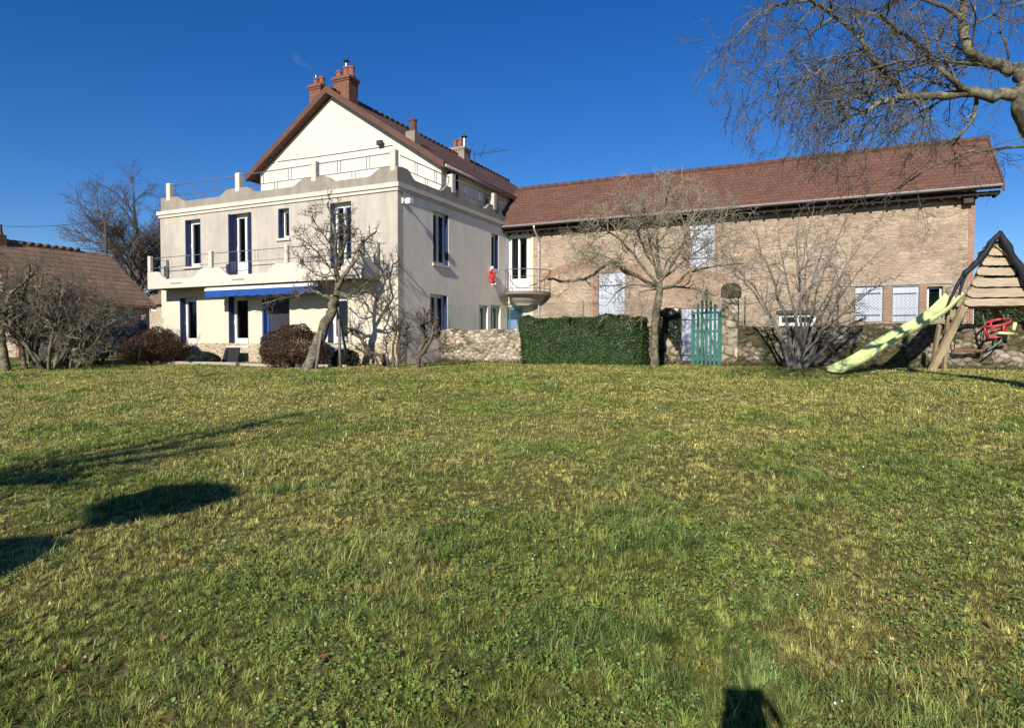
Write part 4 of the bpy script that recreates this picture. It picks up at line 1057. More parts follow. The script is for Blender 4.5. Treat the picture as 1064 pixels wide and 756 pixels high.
def cfg(seg, n, ln, r, wig, trop, ang=(25, 60), sides=None, thin=1, rmin=.004, t0=None):
    k = len(n)
    return dict(seg=seg, n=n, len=ln, r=r, wig=wig, trop=trop, ang=ang, sides=sides or [8, 6, 5, 4, 3, 3][:k], thin=thin, rmin=rmin, t0=t0 or [.2]*k)

# 1 leaning fruit tree before the house, held by stakes
def pts_at(l, depth, j=.5, seed=0):
    r = random.Random(seed); d = depth; out = []
    for i, (x, y) in enumerate(l):
        out.append(Pd(x, y, d)); d = depth + j*math.sin(i*1.3+seed*2.1)*min(1, (i+1)/3)
    return out
D1 = 20.2
t = Tree(5); b1 = onground(320, D1)
c1 = cfg([5, 4, 3], [6, 4, 0], [.62, .30, .14], [.020, .011, .007], [.30, .28, .2], [.04, .06, .05], (35, 80), [5, 4, 3], 0, .007)
tr, rr = t.limb([b1-Vector((0, 0, .15))]+pts_at([(328, 362), (336, 342), (343, 325), (349, 308)], D1, 0), .19, .13, 10, 4, .16)
limbs = [([(349, 308), (351, 290), (350, 268), (348, 245), (343, 225), (340, 211)], .13, .02, 15, .9), ([(350, 300), (360, 284), (369, 268), (376, 252), (386, 244), (391, 240)], .10, .025, 10, .7),
         ([(346, 312), (336, 307), (320, 302), (306, 309), (290, 311), (272, 316)], .09, .015, 13, .75), ([(349, 292), (341, 276), (330, 262), (318, 252), (303, 245)], .05, .012, 12, .8),
         ([(351, 272), (357, 255), (358, 240), (356, 226)], .09, .03, 10, .6), ([(352, 304), (364, 306), (376, 298), (390, 287), (402, 284)], .06, .012, 9, .8),
         ([(348, 262), (338, 246), (328, 232), (322, 216)], .05, .01, 10, .7), ([(352, 306), (368, 309), (380, 301), (392, 312), (397, 324)], .05, .01, 8, .6), ([(349, 285), (334, 288), (318, 277), (308, 262)], .05, .01, 9, .7),
         ([(352, 280), (354, 258), (362, 236), (362, 222)], .08, .02, 9, .6)]
for i, (l, r0, r1, n, L) in enumerate(limbs):
    p, r = t.limb(pts_at(l, D1, .45, i+1), r0*.72, r1*.8, 8, 3, .5); t.spawn(p, r, c1, 0, int(n*1.25), .15, 1, L)
t.build('fruit_tree', b1, 'leaning bare old fruit tree propped with stakes in front of the balcony', 'tree', 'bark_lichen', 'bark')
for i, (xa, xb, yb, dd) in enumerate(((328, 335, 337, -.2), (354, 351, 318, .25), (363, 352, 330, .7))):
    a = onground(xa, D1+dd); b = Pd(xb, yb, D1+dd*.4); m = MB(); m.tube([a-Vector((0, 0, .1)), a.lerp(b, .5), b], [.05, .045, .04], 8)
    tag(m.build('prop_stake', MAT['old_stake']), ('left one of the three stakes, leaning against the lower trunk of the fruit tree', 'middle one of the three stakes, upright under the fork of the fruit tree', 'right one of the three stakes, slanting in behind the fruit tree')[i], 'stake', 'stakes propping the leaning fruit tree')

# 2 lichen-covered tree in the middle
D2 = 19.0
t = Tree(9); b2 = onground(680, D2)
c2 = cfg([6, 5, 4, 3], [6, 5, 4, 0], [1.0, .58, .32, .17], [.020, .011, .008, .006], [.26, .28, .25, .2], [.05, .03, .02, .02], (30, 70), [5, 4, 3, 3], 0, .0055)
tr, rr = t.limb([b2-Vector((0, 0, .15))]+pts_at([(680, 360), (681, 335), (683, 315), (686, 298)], D2, 0), .125, .105, 10, 4, .12)
limbs = [([(685, 300), (668, 291), (650, 281), (634, 272), (618, 284), (602, 291), (585, 293), (570, 290)], .085, .05, 6, .9),
         ([(686, 300), (702, 295), (716, 283), (735, 278), (752, 275), (772, 274)], .09, .02, 13, 1.2), ([(686, 298), (685, 270), (683, 245), (690, 220), (696, 194)], .10, .015, 16, 1.25),
         ([(685, 297), (664, 272), (645, 250), (624, 236), (604, 232)], .08, .012, 15, 1.3), ([(686, 292), (704, 266), (713, 242), (720, 218), (730, 200)], .08, .012, 14, 1.2),
         ([(688, 299), (708, 298), (726, 302), (744, 307)], .06, .02, 7, .8), ([(685, 285), (668, 255), (658, 228), (650, 205)], .07, .012, 13, 1.2),
         ([(684, 298), (662, 287), (640, 272), (618, 262), (600, 262)], .06, .012, 12, 1.1), ([(690, 288), (715, 268), (738, 252), (760, 240)], .06, .012, 12, 1.2), ([(684, 290), (676, 260), (672, 235), (668, 212)], .06, .01, 12, 1.1),
         ([(686, 290), (700, 262), (742, 232), (768, 222)], .05, .01, 9, 1.1), ([(684, 300), (656, 296), (640, 305), (630, 318)], .04, .01, 8, .8), ([(686, 300), (664, 304), (668, 322), (660, 338)], .03, .008, 7, .6)]
for i, (l, r0, r1, n, L) in enumerate(limbs):
    p, r = t.limb(pts_at(l, D2, .9, i+1), r0*(.62 if i else .75), r1*.7, 8, 3, .45); t.spawn(p, r, c2, 0, n, .25, 1, L)
    if i == 0: t.spawn(p, r, c1, 1, 16, .5, 1, .12)
t.build('fruit_tree', b2, 'wide bare tree covered in pale lichen standing between the hedge and gate', 'tree', 'bark_lichen', 'twig_lichen')

# 3 many-stemmed shrub tree
D3 = 18.0
t = Tree(13); b3 = onground(828, D3)
c3 = cfg([6, 5, 4], [6, 4, 0], [.95, .5, .25], [.014, .008, .006], [.22, .24, .2], [.02, .02, .02], (30, 75), [4, 3, 3], 0, .0045)
ends = [(758, 262), (772, 285), (785, 238), (808, 228), (830, 222), (846, 214), (862, 235), (880, 226), (898, 246), (912, 262), (926, 288), (870, 280), (905, 300), (838, 240)]
for i, (ex, ey) in enumerate(ends):
    bx = 828+(i % 5-2)*3.0; mx = bx+(ex-bx)*.32; my = 380-(380-ey)*.40
    mx2 = bx+(ex-bx)*.68; my2 = 380-(380-ey)*.74
    base = onground(bx, D3+.12*((i % 3)-1)); dd = 1.1*math.sin(i*2.4)
    P = [base-Vector((0, 0, .1)), Pd(mx, my, D3+dd*.3), Pd(mx2+t.r.uniform(-4, 4), my2+t.r.uniform(-4, 4), D3+dd*.7), Pd(ex, ey, D3+dd)]
    r0 = t.r.uniform(.034, .058); p, r = t.limb(P, r0, .009, 6, 4, .8); t.spawn(p, r, c3, 0, 12, .25, 1, .8)
P = [onground(835, D3), Pd(850, 368, D3-.2), Pd(868, 350, D3-.3), Pd(884, 338, D3-.3), Pd(900, 330, D3-.2)]
p, r = t.limb(P, .075, .03, 7, 4, .3); t.spawn(p, r, c3, 0, 10, .3, 1, .8)
t.build('bare_shrub', b3, 'tall many-stemmed bare shrub spreading in front of the barn wall', 'shrub', 'old_stake', 'old_stake')

# 4 big tree leaning in from the right
D4 = 9.2
t = Tree(17)
c4 = cfg([7, 6, 5, 4], [6, 5, 4, 0], [1.5, .80, .44, .24], [.017, .0095, .0060, .0042], [.17, .19, .20, .18], [-.03, -.09, -.14, -.16], (22, 66), [6, 4, 3, 3], 1, .0039)
base4 = onground(1178, D4+.3)
trunk = [base4-Vector((0, 0, .2)), Pd(1165, 330, D4+.3), Pd(1125, 220, D4+.2), Pd(1085, 150, D4+.1), Pd(1066, 115, D4), Pd(1058, 92, D4)]
p, r = t.limb(trunk, .25, .13, 14, 5, .08)
up = [Pd(1085, 150, D4+.1), Pd(1090, 90, D4+.4), Pd(1085, 30, D4+.7), Pd(1095, -40, D4+.9), Pd(1088, -120, D4+.8)]
p, r = t.limb(up, .13, .04, 12, 5, .12); t.spawn(p, r, c4, 0, 10, .3, 1, 1.4)
limbs = [([(1056, 97), (1032, 98), (1006, 97), (975, 99), (943, 101), (922, 104), (908, 110), (896, 122)], .125, .024, 17, 1.25),
         ([(945, 101), (935, 90), (920, 76), (906, 60), (898, 46), (885, 32), (864, 15), (842, 0), (825, -14)], .065, .02, 20, 1.3),
         ([(1006, 97), (994, 86), (980, 74), (966, 58), (950, 44), (930, 30), (915, 16)], .06, .02, 15, 1.2),
         ([(1062, 104), (1064, 85), (1052, 74), (1035, 66), (1012, 58), (1003, 42), (1000, 24), (1002, 4), (995, -25)], .13, .045, 13, 1.25),
         ([(1016, 98), (1014, 110), (1008, 128), (1000, 138), (990, 152)], .045, .013, 9, .5), ([(1085, 148), (1064, 152), (1045, 153), (1030, 156), (1011, 158)], .035, .015, 5, .4),
         ([(1035, 66), (1010, 66), (985, 64), (960, 62), (935, 64), (905, 72), (880, 82)], .042, .013, 17, 1.1),
         ([(900, 50), (880, 56), (862, 66), (845, 80)], .03, .010, 13, 1.0), ([(960, 100), (940, 120), (925, 140)], .022, .008, 9, .6),
         ([(1000, 20), (975, 5), (940, -8), (905, -15), (860, -25), (820, -22)], .05, .014, 17, 1.25),
         ([(845, 2), (815, 4), (790, 14), (768, 34), (756, 52)], .026, .007, 15, .75), ([(1012, 156), (985, 166), (960, 178), (940, 192), (927, 199)], .026, .008, 7, .35),
         ([(968, 166), (950, 180), (930, 198)], .018, .006, 4, .3),
         ([(900, 116), (880, 112), (862, 118), (845, 128)], .028, .007, 13, .85), ([(866, 18), (835, 40), (812, 66), (798, 90)], .028, .007, 15, .85),
         ([(862, 66), (836, 84), (815, 104), (802, 126)], .02, .006, 12, .7), ([(920, 104), (890, 92), (860, 96), (832, 108)], .022, .006, 12, .75)]
for i, (l, r0, r1, n, L) in enumerate(limbs):
    p, r = t.limb(pts_at(l, D4, .45 if i else 0, i), r0*.74, r1*.9, 9, 4, .26); t.spawn(p, r, c4, 0, int(n*.72), .12, 1, L)
t.build('overhanging_tree', base4, 'big lichened bare tree reaching in above the barn roof', 'tree', 'bark_lichen', 'twig_dark')

# 5 thicket of small bare trees at the left
c5 = cfg([7, 6, 5, 4, 3], [6, 6, 5, 4, 0], [2.1, 1.25, .68, .36, .19], [.07, .030, .014, .009, .0065], [.16, .24, .26, .25, .2], [.08, .05, .02, .01, .0], (28, 68), [7, 5, 4, 3, 3], 2, .0055)
def small_tree(px, depth, seed, h, stems, lab, cat='tree', r=.1, spread=.75, cf=c5, name='bare_tree', bark='bark_lichen', tw='twig_mid', trunkh=None):
    t = Tree(seed); b = onground(px, depth); R = t.r
    st = b-Vector((0, 0, .1))
    if trunkh:
        q = b+Vector((R.uniform(-.15, .15), R.uniform(-.1, .1), trunkh)); p, rr = t.limb([st, st.lerp(q, .5)+Vector((R.uniform(-.08, .08), 0, 0)), q], r*1.5, r*1.15, 9, 4, .12); st = q
    for k in range(stems):
        a = 2*PI*(k+R.random()*.6)/stems; tilt = R.uniform(.25, spread)
        d = Vector((math.cos(a)*tilt, math.sin(a)*tilt, 1)).normalized()
        t.grow(st+Vector((math.cos(a), math.sin(a), 0))*(0 if trunkh else .12), d, h*R.uniform(.75, 1.05), r, 0, cf)
    return t.build(name, b, lab, cat, bark, tw)
small_tree(7, 22.3, 31, 2.6, 5, 'gnarled bare fruit tree with thick trunk at the far left edge', r=.10, trunkh=1.2, spread=1.0)
small_tree(27, 23.2, 32, 3.3, 4, 'slim bare tree second from the left edge before the cottage gable', r=.06, trunkh=.9, spread=.95)
small_tree(52, 22.5, 33, 3.4, 7, 'dense low-branching bare tree before the middle of the cottage roof', r=.07, spread=.9)
small_tree(74, 23.0, 34, 3.3, 7, 'bushy bare tree with several mossy stems before the cottage wall', r=.07, spread=1.0)
small_tree(100, 24.6, 35, 2.9, 6, 'bare tree beside the parked car, rightmost of the left thicket', r=.06, spread=1.0)
small_tree(40, 24.4, 38, 3.0, 7, 'tangled bare tree behind the two slim trunks, under the cottage gable', r=.07, spread=1.0)
small_tree(-22, 23.5, 36, 2.4, 5, 'bare tree just outside the left edge, its twigs reaching into view', r=.08, spread=1.0)
m = MB(); m.bar(tuple(onground(28, 23.6)+Vector((0, 0, .55))), tuple(onground(46, 23.9)+Vector((0, 0, .12))), .10, .025)
tag(m.build('loose_plank', MAT['white_wood']), 'pale loose plank leaning among the stems of the left thicket', 'plank')
q = onground(2, 24.2); q2 = onground(-14, 24.4); m = MB()
for k in range(5): m.bar((q2.x, q2.y, 1.05+.16*k), (q.x, q.y, 1.05+.16*k), .02, .13)
for p in (q, q2): m.bar((p.x, p.y+.04, .8), (p.x, p.y+.04, 1.85), .08, .08)
tag(m.build('plank_fence', MAT['old_stake']), 'grey horizontal plank fence at the left edge behind the trunks', 'fence')

# 6 tall trees behind
c6 = cfg([9, 8, 6, 5, 4], [9, 8, 7, 6, 0], [7.5, 3.8, 2.0, 1.05, .55], [.17, .065, .026, .015, .011], [.07, .12, .16, .18, .18], [.05, .04, .03, .02, .0], (22, 58), [8, 6, 4, 3, 3], 2, .009)
def big_tree(px, depth, h, seed, lab, k=1.0, dens=1.0, spread=.8):
    t = Tree(seed); b = onground(px, depth); b.z = .5; R = t.r
    cf = dict(c6); cf['len'] = [x*k for x in c6['len']]; cf['r'] = [x*k for x in c6['r']]
    top = b+Vector((R.uniform(-.4, .4), 0, h*.62))
    p, r = t.limb([b, b.lerp(top, .35)+Vector((.15, 0, 0)), b.lerp(top, .7)+Vector((-.1, 0, 0)), top], .42*k, .16*k, 10, 5, .08)
    n = int(9*dens)
    for j in range(n):
        tt = .38+.62*j/n; i = int(tt*(len(p)-1)); a = j*2.4+R.random()
        d = Vector((math.cos(a)*spread, math.sin(a)*spread, .75+R.random()*.3)).normalized()
        t.grow(p[min(i, len(p)-1)], d, h*.46*R.uniform(.8, 1.1)*(1.1-.3*tt), r[min(i, len(r)-1)]*.55, 0, cf)
    t.grow(top, Vector((0, 0, 1)), h*.36, .15*k, 0, cf)
    if seed == 41:     # dark ball of mistletoe
        q = Pd(121, 241, depth-1)
        for j in range(160): t.grow(q, Vector([R.gauss(0, 1) for _ in range(3)]).normalized(), .55, .012, 3, cf)
    return t.build('tall_tree', b, lab, 'tree', 'twig_far', 'twig_far')
big_tree(147, 56, 14.2, 41, 'tall bare round-crowned tree with a mistletoe ball rising behind the cottage', 1.0, 1.6, .95)
big_tree(171, 60, 11.5, 42, 'bare tree half hidden behind the left end of the house', .8, .9)

# ------------------------------------------------------------------ leafy shrubs, hedge, ivy
def leaf_mesh(C, N, size, cols, name, mat, parent=None, asp=.55, r=None):
    """one folded quad pair per leaf; C centres, N outward normals"""
    r = r or RNG; n = len(C)
    N = N+r.normal(0, .55, N.shape); N /= np.linalg.norm(N, axis=1, keepdims=True)
    T = np.cross(N, r.normal(0, 1, N.shape)); T /= np.linalg.norm(T, axis=1, keepdims=True)
    B = np.cross(N, T); s = (size*r.uniform(.6, 1.3, n))[:, None]
    V = np.stack([C-T*s, C+B*s*asp+N*s*.12, C+T*s, C-B*s*asp+N*s*.12], 1).reshape(-1, 3)
    F = np.arange(4*n).reshape(n, 4)
    F = np.concatenate([F[:, [0, 1, 2]], F[:, [0, 2, 3]]])
    return np_mesh(name, V, F, mat, parent, np.repeat(cols, 4, 0))
def round_shrub(pxa, pxb, ytop, depth, label, n, cols, seed):
    r = np.random.default_rng(seed)
    a, b = onground(pxa, depth), onground(pxb, depth); c = (a+b)/2; rx = (b-a).length/2
    hz = Pd((pxa+pxb)/2, ytop, depth).z-c.z; zc = c.z+hz*.42
    o = thing('round_shrub', c, label, 'shrub')
    d = r.normal(0, 1, (n, 3)); d /= np.linalg.norm(d, axis=1, keepdims=True); d[:, 2] = np.where(d[:, 2] < -.72, -d[:, 2], d[:, 2])
    lump = 1+.06*np.sin(d[:, 0]*5+seed)+.05*np.sin(d[:, 1]*6+2)+.06*np.sin(d[:, 2]*7+d[:, 0]*4)+.05*np.sin(d[:, 0]*13+d[:, 2]*11)+.13*(vnoise(d[:, 0]*1.1+d[:, 1]*.6, d[:, 2]*1.1-d[:, 1]*.5, .28, seed)-.5)+np.where(r.random(n) < .04, .13*r.random(n), 0)
    rad = lump*(1-.30*r.random(n)**2.2)
    C = np.stack([c.x+d[:, 0]*rx*rad, c.y+d[:, 1]*rx*.85*rad, zc+d[:, 2]*hz*.58*rad], 1)
    k = r.integers(0, len(cols), n); col = np.array(cols)[k]*r.uniform(.6, 1.35, (n, 1))
    leaf_mesh(C, d, .029, col, 'foliage', MAT['leaf'], o, .5, r)
    m = MB()
    for k in range(26):
        dd = Vector(r.normal(0, 1, 3)); dd.z = abs(dd.z)+.3; dd.normalize()
        e = Vector((c.x+dd.x*rx*.92, c.y+dd.y*rx*.78, zc+dd.z*hz*.5)); mid = Vector((c.x, c.y, c.z)).lerp(e, .5)+Vector((0, 0, .1))
        m.tube([(c.x+dd.x*.1, c.y+dd.y*.1, c.z-.05), mid, e], [.02, .013, .005], 5)
    m.build('stem', MAT['dark_wood'], o)
    return o
RB = [(.085, .030, .018), (.060, .032, .018), (.045, .050, .018), (.11, .045, .026), (.050, .042, .020)]
round_shrub(122, 197, 343, 24.6, 'large round reddish brown shrub at the left corner of the house', 19000, RB, 51)
round_shrub(266, 344, 340, 21.8, 'round reddish brown shrub beside the leaning fruit tree', 19000, RB, 52)
DG = [(.012, .020, .012), (.02, .028, .014), (.016, .022, .018)]
round_shrub(194, 230, 366, 24.0, 'low dark evergreen bush between the red shrub and black panel', 5000, DG, 53)
round_shrub(344, 374, 363, 21.2, 'low dark evergreen bush under the right house window', 5000, DG, 54)
def hedge():
    r = np.random.default_rng(61); x0, x1, y0, y1, z0, z1 = -9.0, -5.0, 19.62, 20.5, .9, 2.44
    o = thing('clipped_hedge', ((x0+x1)/2, (y0+y1)/2, z0), 'dense dark green clipped box-shaped hedge in front of the garden wall', 'hedge')
    parts = []
    def face(n, fx, nrm):
        p = fx(r.random(n), r.random(n)); parts.append((p, np.tile(np.array([nrm], float), (n, 1))))
    L = x1-x0
    face(52000, lambda a, b: np.stack([x0+a*L, np.full(len(a), y0), z0+b*(z1-z0)], 1), (0, -1, 0))
    face(22000, lambda a, b: np.stack([x0+a*L, y0+b*(y1-y0), np.full(len(a), z1)], 1), (0, 0, 1))
    for x, s in ((x0, -1), (x1, 1)): face(12000, lambda a, b: np.stack([np.full(len(a), x), y0+a*(y1-y0), z0+b*(z1-z0)], 1), (s, 0, 0))
    face(9000, lambda a, b: np.stack([x0+a*L, np.full(len(a), y1), z0+b*(z1-z0)], 1), (0, 1, 0))
    C = np.concatenate([p for p, _ in parts]); N = np.concatenate([n for _, n in parts])
    bump = .05*np.sin(C[:, 0]*4.1+C[:, 2]*3)+.04*np.sin(C[:, 2]*6.3+C[:, 0]*2.2)+.035*np.sin(C[:, 0]*9.7+C[:, 1]*5)+.09*(vnoise(C[:, 0]+C[:, 1]*.7, C[:, 2]+C[:, 1]*.4, .30, 91)-.5)+np.where(r.random(len(C)) < .03, .09*r.random(len(C)), 0)
    C = C+N*(bump-.10*r.random(len(C))**1.5)[:, None]+r.normal(0, .018, C.shape)
    cols = np.array([(.030, .062, .016), (.046, .088, .022), (.022, .044, .014), (.065, .11, .034)])[r.integers(0, 4, len(C))]*r.uniform(.6, 1.3, (len(C), 1))
    leaf_mesh(C, N, .025, cols, 'foliage', MAT['leaf_gloss'], o, .55, r)
    n = 900; m = MB()
    for k in range(420):
        a = Vector((r.uniform(x0+.15, x1-.15), r.uniform(y0+.2, y1-.2), z0-.05)); b = a+Vector((r.normal(0, .25), r.normal(0, .2), r.uniform(.8, 1.35)))
        b.x = min(max(b.x, x0+.1), x1-.1); b.y = min(max(b.y, y0+.12), y1-.12)
        m.tube([a, a.lerp(b, .5)+Vector((r.normal(0, .04), r.normal(0, .04), 0)), b], [.014, .01, .005], 4, False)
    m.build('stem', MAT['dark_wood'], o)
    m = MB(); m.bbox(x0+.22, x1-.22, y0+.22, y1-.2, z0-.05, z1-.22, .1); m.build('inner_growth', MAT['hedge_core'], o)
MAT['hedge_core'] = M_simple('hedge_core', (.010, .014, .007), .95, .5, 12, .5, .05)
hedge()
def back_hedge():
    r = np.random.default_rng(63); x0, x1, y0, y1 = 4.45, 13.0, 26.3, 27.3; z1 = 3.2
    o = thing('rear_hedge', (8, 24.5, .95), 'dull green hedge seen past the barn end behind the playset', 'hedge')
    n = 16000; C = np.stack([r.uniform(x0, x1, n), y0+.25*r.random(n)**2, r.uniform(1.2, z1, n)], 1); C[:, 2] += .12*np.sin(C[:, 0]*2)+.06*np.sin(C[:, 0]*5)
    N = np.tile([[0, -1, .3]], (n, 1)).astype(float)
    cols = np.array([(.05, .07, .025), (.035, .05, .02), (.075, .085, .035)])[r.integers(0, 3, n)]*r.uniform(.6, 1.2, (n, 1))
    leaf_mesh(C, N, .05, cols, 'foliage', MAT['leaf'], o, .5, r)
    m = MB(); m.bbox(x0+.1, x1, y0+.2, y1, .7, z1-.25, .1); m.build('inner_growth', MAT['hedge_core'], o)
back_hedge()
# ivy on the left pier and beside the tree
r = np.random.default_rng(64); n = 2600
C = np.stack([r.uniform(-4.72, -4.05, n), YW-.12-.12*r.random(n), .95+1.75*r.random(n)**1.0], 1); keep = (np.sin(C[:, 0]*9+C[:, 2]*4)+.8*np.sin(C[:, 2]*3+1)) > -.5; C = C[keep]; n = len(C)
leaf_mesh(C, np.tile([[0, -1, .2]], (n, 1)).astype(float), .04, np.array([(.012, .022, .009), (.02, .034, .012), (.03, .03, .014)])[r.integers(0, 3, n)]*r.uniform(.6, 1.3, (n, 1)), 'ivy', MAT['leaf_gloss'], None, .7, r)
tag(bpy.data.objects['ivy'], 'dark ivy climbing the left gate pillar behind the lichened tree', 'ivy')
# pollarded, gnarled shrubs near the house corner
cp = cfg([5, 4, 3], [5, 3, 0], [.55, .25, .12], [.035, .014, .008], [.22, .25, .2], [.10, .10, .05], (25, 65), [5, 4, 3], 1, .007)
def gnarl(lines, depth, seed, lab, cat='shrub'):
    t = Tree(seed); b = onground(lines[0][0][0][0], depth)
    for i, (l, r0, r1, n, L) in enumerate(lines):
        P = pts_at(l, depth, .25, i+seed); 
        if l[0][1] > 372: P[0] = onground(l[0][0], depth)-Vector((0, 0, .05))
        p, r = t.limb(P, r0, r1, 7, 3, .6); t.spawn(p, r, cp, 0, int(n*1.7), .3, 1, L)
    return t.build('pruned_shrub', b, lab, cat, 'bark', 'bark')
gnarl([([(399, 378), (396, 372), (383, 364), (374, 352), (370, 342)], .07, .05, 9, .35), ([(396, 374), (388, 371), (378, 366), (370, 360)], .05, .03, 7, .3), ([(372, 350), (367, 346), (364, 341)], .045, .03, 5, .25)], 20.3, 71, 'dark stubby pruned stump with knobbly arms before the house corner')
gnarl([([(408, 378), (409, 360), (412, 345), (408, 330), (402, 318)], .05, .015, 12, .55), ([(412, 378), (413, 355), (416, 340), (420, 326)], .045, .012, 10, .5), ([(404, 378), (402, 362), (399, 350)], .03, .01, 9, .4), ([(408, 345), (400, 330), (396, 318), (404, 306)], .03, .008, 9, .5)], 20.2, 72, 'twiggy bare shrub standing at the right corner of the house')
gnarl([([(432, 378), (438, 362), (440, 348), (436, 336), (428, 328)], .08, .05, 12, .35), ([(436, 370), (446, 356), (450, 342), (455, 332)], .07, .04, 12, .35), ([(439, 352), (441, 338), (443, 326)], .06, .04, 12, .3), ([(434, 372), (424, 360), (420, 350), (424, 338)], .06, .03, 10, .3), ([(440, 366), (456, 362), (464, 350)], .04, .02, 8, .3)], 20.0, 73, 'knobbly pollarded bare shrub in front of the garden wall')
# ------------------------------------------------------------------ wooden climbing frame with slide
DP = 16.4
ps = thing('climbing_frame', onground(1036, DP+.4), 'weathered timber A-frame playset with plank wall, dark tarp roof and lime slide', 'playset')
rt = Vector((cy_, sy_, 0)); fw_ = Vector((-sy_, cy_, 0))
ap = Pd(1034, 254, DP)
fl = onground(966, DP); frr = onground(1106, DP)
back = fw_*1.35+rt*.80
m = MB(); m.bar(fl-Vector((0, 0, .1)), ap+(ap-fl)*.02, .15, .11, fw_); m.build('leg', MAT['timber'], ps)
m = MB(); m.bar(frr-Vector((0, 0, .1)), ap+fw_*.12+(ap-frr)*.02, .15, .11, fw_); m.build('leg', MAT['timber'], ps)
apb = ap+back
flb = fl+back*1.0+rt*.25; flb.z = gz(flb.x, flb.y); frb = Pd(1062, 380, DP+1.3); frb.z = gz(frb.x, frb.y)
m = MB(); m.bar(flb-Vector((0, 0, .1)), apb, .13, .10, fw_); m.build('leg', MAT['timber'], ps)
tb = Pd(1020, 292, DP+1.1)
m = MB(); m.bar(frb-Vector((0, 0, .1)), tb, .14, .10, fw_); m.build('leg', MAT['timber'], ps)
m = MB(); m.bar(ap-fw_*.1-Vector((0, 0, .03)), apb+fw_*.3-Vector((0, 0, .03)), .12, .12); m.build('ridge_beam', MAT['timber'], ps)
# horizontal planks
rows = [(1027, 1046, 261.8, 7.2), (1020, 1053, 272.0, 7.5), (1015, 1055, 282.4, 7.8), (1010, 1087, 293.2, 8.8), (1005, 1094, 304.3, 9.0), (1002, 1098, 314.3, 7.3)]
rr_ = random.Random(4)
for i, (xa, xb, yc, hpx) in enumerate(rows):
    a = Pd(xa, yc+rr_.uniform(-.4, .4), DP-.10); b = Pd(xb, yc-1.0*(xb-xa)/60+rr_.uniform(-.4, .4)+.6, DP-.10); h = hpx/FPX*DP
    m = MB(); u = (b-a).normalized(); n = 18
    vs = []
    for k in range(n+1):
        q = a.lerp(b, k/n); w = h/2*(1+.05*math.sin(k*1.7+i)); e = .5 if k in (0, n) else 1
        vs += [q+UP*w*e-fw_*.018, q-UP*w*e-fw_*.018, q-UP*w*e+fw_*.018, q+UP*w*e+fw_*.018]
    fs = [(j*4+s, j*4+(s+1) % 4, j*4+4+(s+1) % 4, j*4+4+s) for j in range(n) for s in range(4)]+[(0, 1, 2, 3), (4*n, 4*n+1, 4*n+2, 4*n+3)]
    m.add(vs, fs); m.build('plank', MAT['timber_pale'], ps)
m = MB(); a = Pd(1030, 262, DP-.14); b = Pd(1058, 276, DP-.14); m.bar(Pd(1028, 251, DP-.14), Pd(1053, 270, DP-.14), .02, .07, fw_); m.build('gable_strip', MAT['timber_pale'], ps)
# floor of the platform
m = MB(); a = Pd(1005, 318, DP); b = Pd(1096, 317, DP); 
for k in range(8):
    o0 = fw_*(.02+.16*k); m.bar(a+o0, b+o0, .15, .03)
m.build('platform', MAT['timber'], ps)
# tarpaulin over the ridge, ragged front edge rolled into a thick dark bead
apx = Pd(1039, 240, DP-.25); lft = Pd(1001, 286, DP-.25); rgt = Pd(1086, 322, DP-.25)
V = []; nu, nv = 24, 10
def tarp_pt(s, v):
    p = lft.lerp(apx, s*2) if s < .5 else apx.lerp(rgt, s*2-1)
    sag = -.05*math.sin(PI*(s*2 % 1))
    return p+(fw_*.86+rt*.5)*(v*(.16+1.25*min(1, max(0, s*2-1)*9)))+UP*(sag+.025*math.sin(v*9+s*20)+.02*math.sin(s*37+v*5))
vs = [tarp_pt(i/nu, j/nv) for j in range(nv+1) for i in range(nu+1)]+[tarp_pt(i/nu, j/nv)-UP*.05 for j in range(nv+1) for i in range(nu+1)]
K = (nv+1)*(nu+1); ix = lambda i, j: j*(nu+1)+i
fs = [(ix(i, j), ix(i+1, j), ix(i+1, j+1), ix(i, j+1)) for j in range(nv) for i in range(nu)]+[tuple(K+q for q in (ix(i, j+1), ix(i+1, j+1), ix(i+1, j), ix(i, j))) for j in range(nv) for i in range(nu)]
fs += [(ix(i, 0), ix(i+1, 0), K+ix(i+1, 0), K+ix(i, 0)) for i in range(nu)]
m = MB(); m.add(vs, fs, True)
m.tube([tarp_pt(i/nu, -.01)-UP*.03+fw_*.02*math.sin(i*2.1) for i in range(nu+1)], [(.055 if i < 13 else .075)+.025*math.sin(i*1.9)**2 for i in range(nu+1)], 8)
m.tube([tarp_pt(.02, 0), Pd(994, 297, DP-.2), Pd(989, 308, DP-.15), Pd(984, 318, DP-.1), Pd(982, 332, DP)], [.05, .045, .03, .025, .015], 7)
m.tube([tarp_pt(.05, 0), Pd(999, 297, DP-.2), Pd(996, 310, DP-.15), Pd(990, 322, DP-.1)], [.045, .035, .03, .02], 7)
q0 = [Pd(x, y, DP+1.05) for x, y in ((1040, 252), (1006, 300), (1003, 318), (1088, 318), (1078, 300))]
m.add(q0+[q+fw_*.03 for q in q0], [(0, 1, 2, 3, 4), (9, 8, 7, 6, 5)]+[(i, (i+1) % 5, 5+(i+1) % 5, 5+i) for i in range(5)])
m.build('tarp_roof', MAT['tarp'], ps)
m = MB()
for (xa, ya, xb, yb, s) in ((1016, 268, 1024, 262, .10), (1022, 258, 1030, 252, .10), (1038, 250, 1044, 262, .12), (1008, 276, 1016, 270, .08)):
    a, b = Pd(xa, ya, DP-.05), Pd(xb, yb, DP-.02); m.bar(a, b, .03, s, fw_)
m.build('roof_lining', MAT['grey_chimney'], ps)
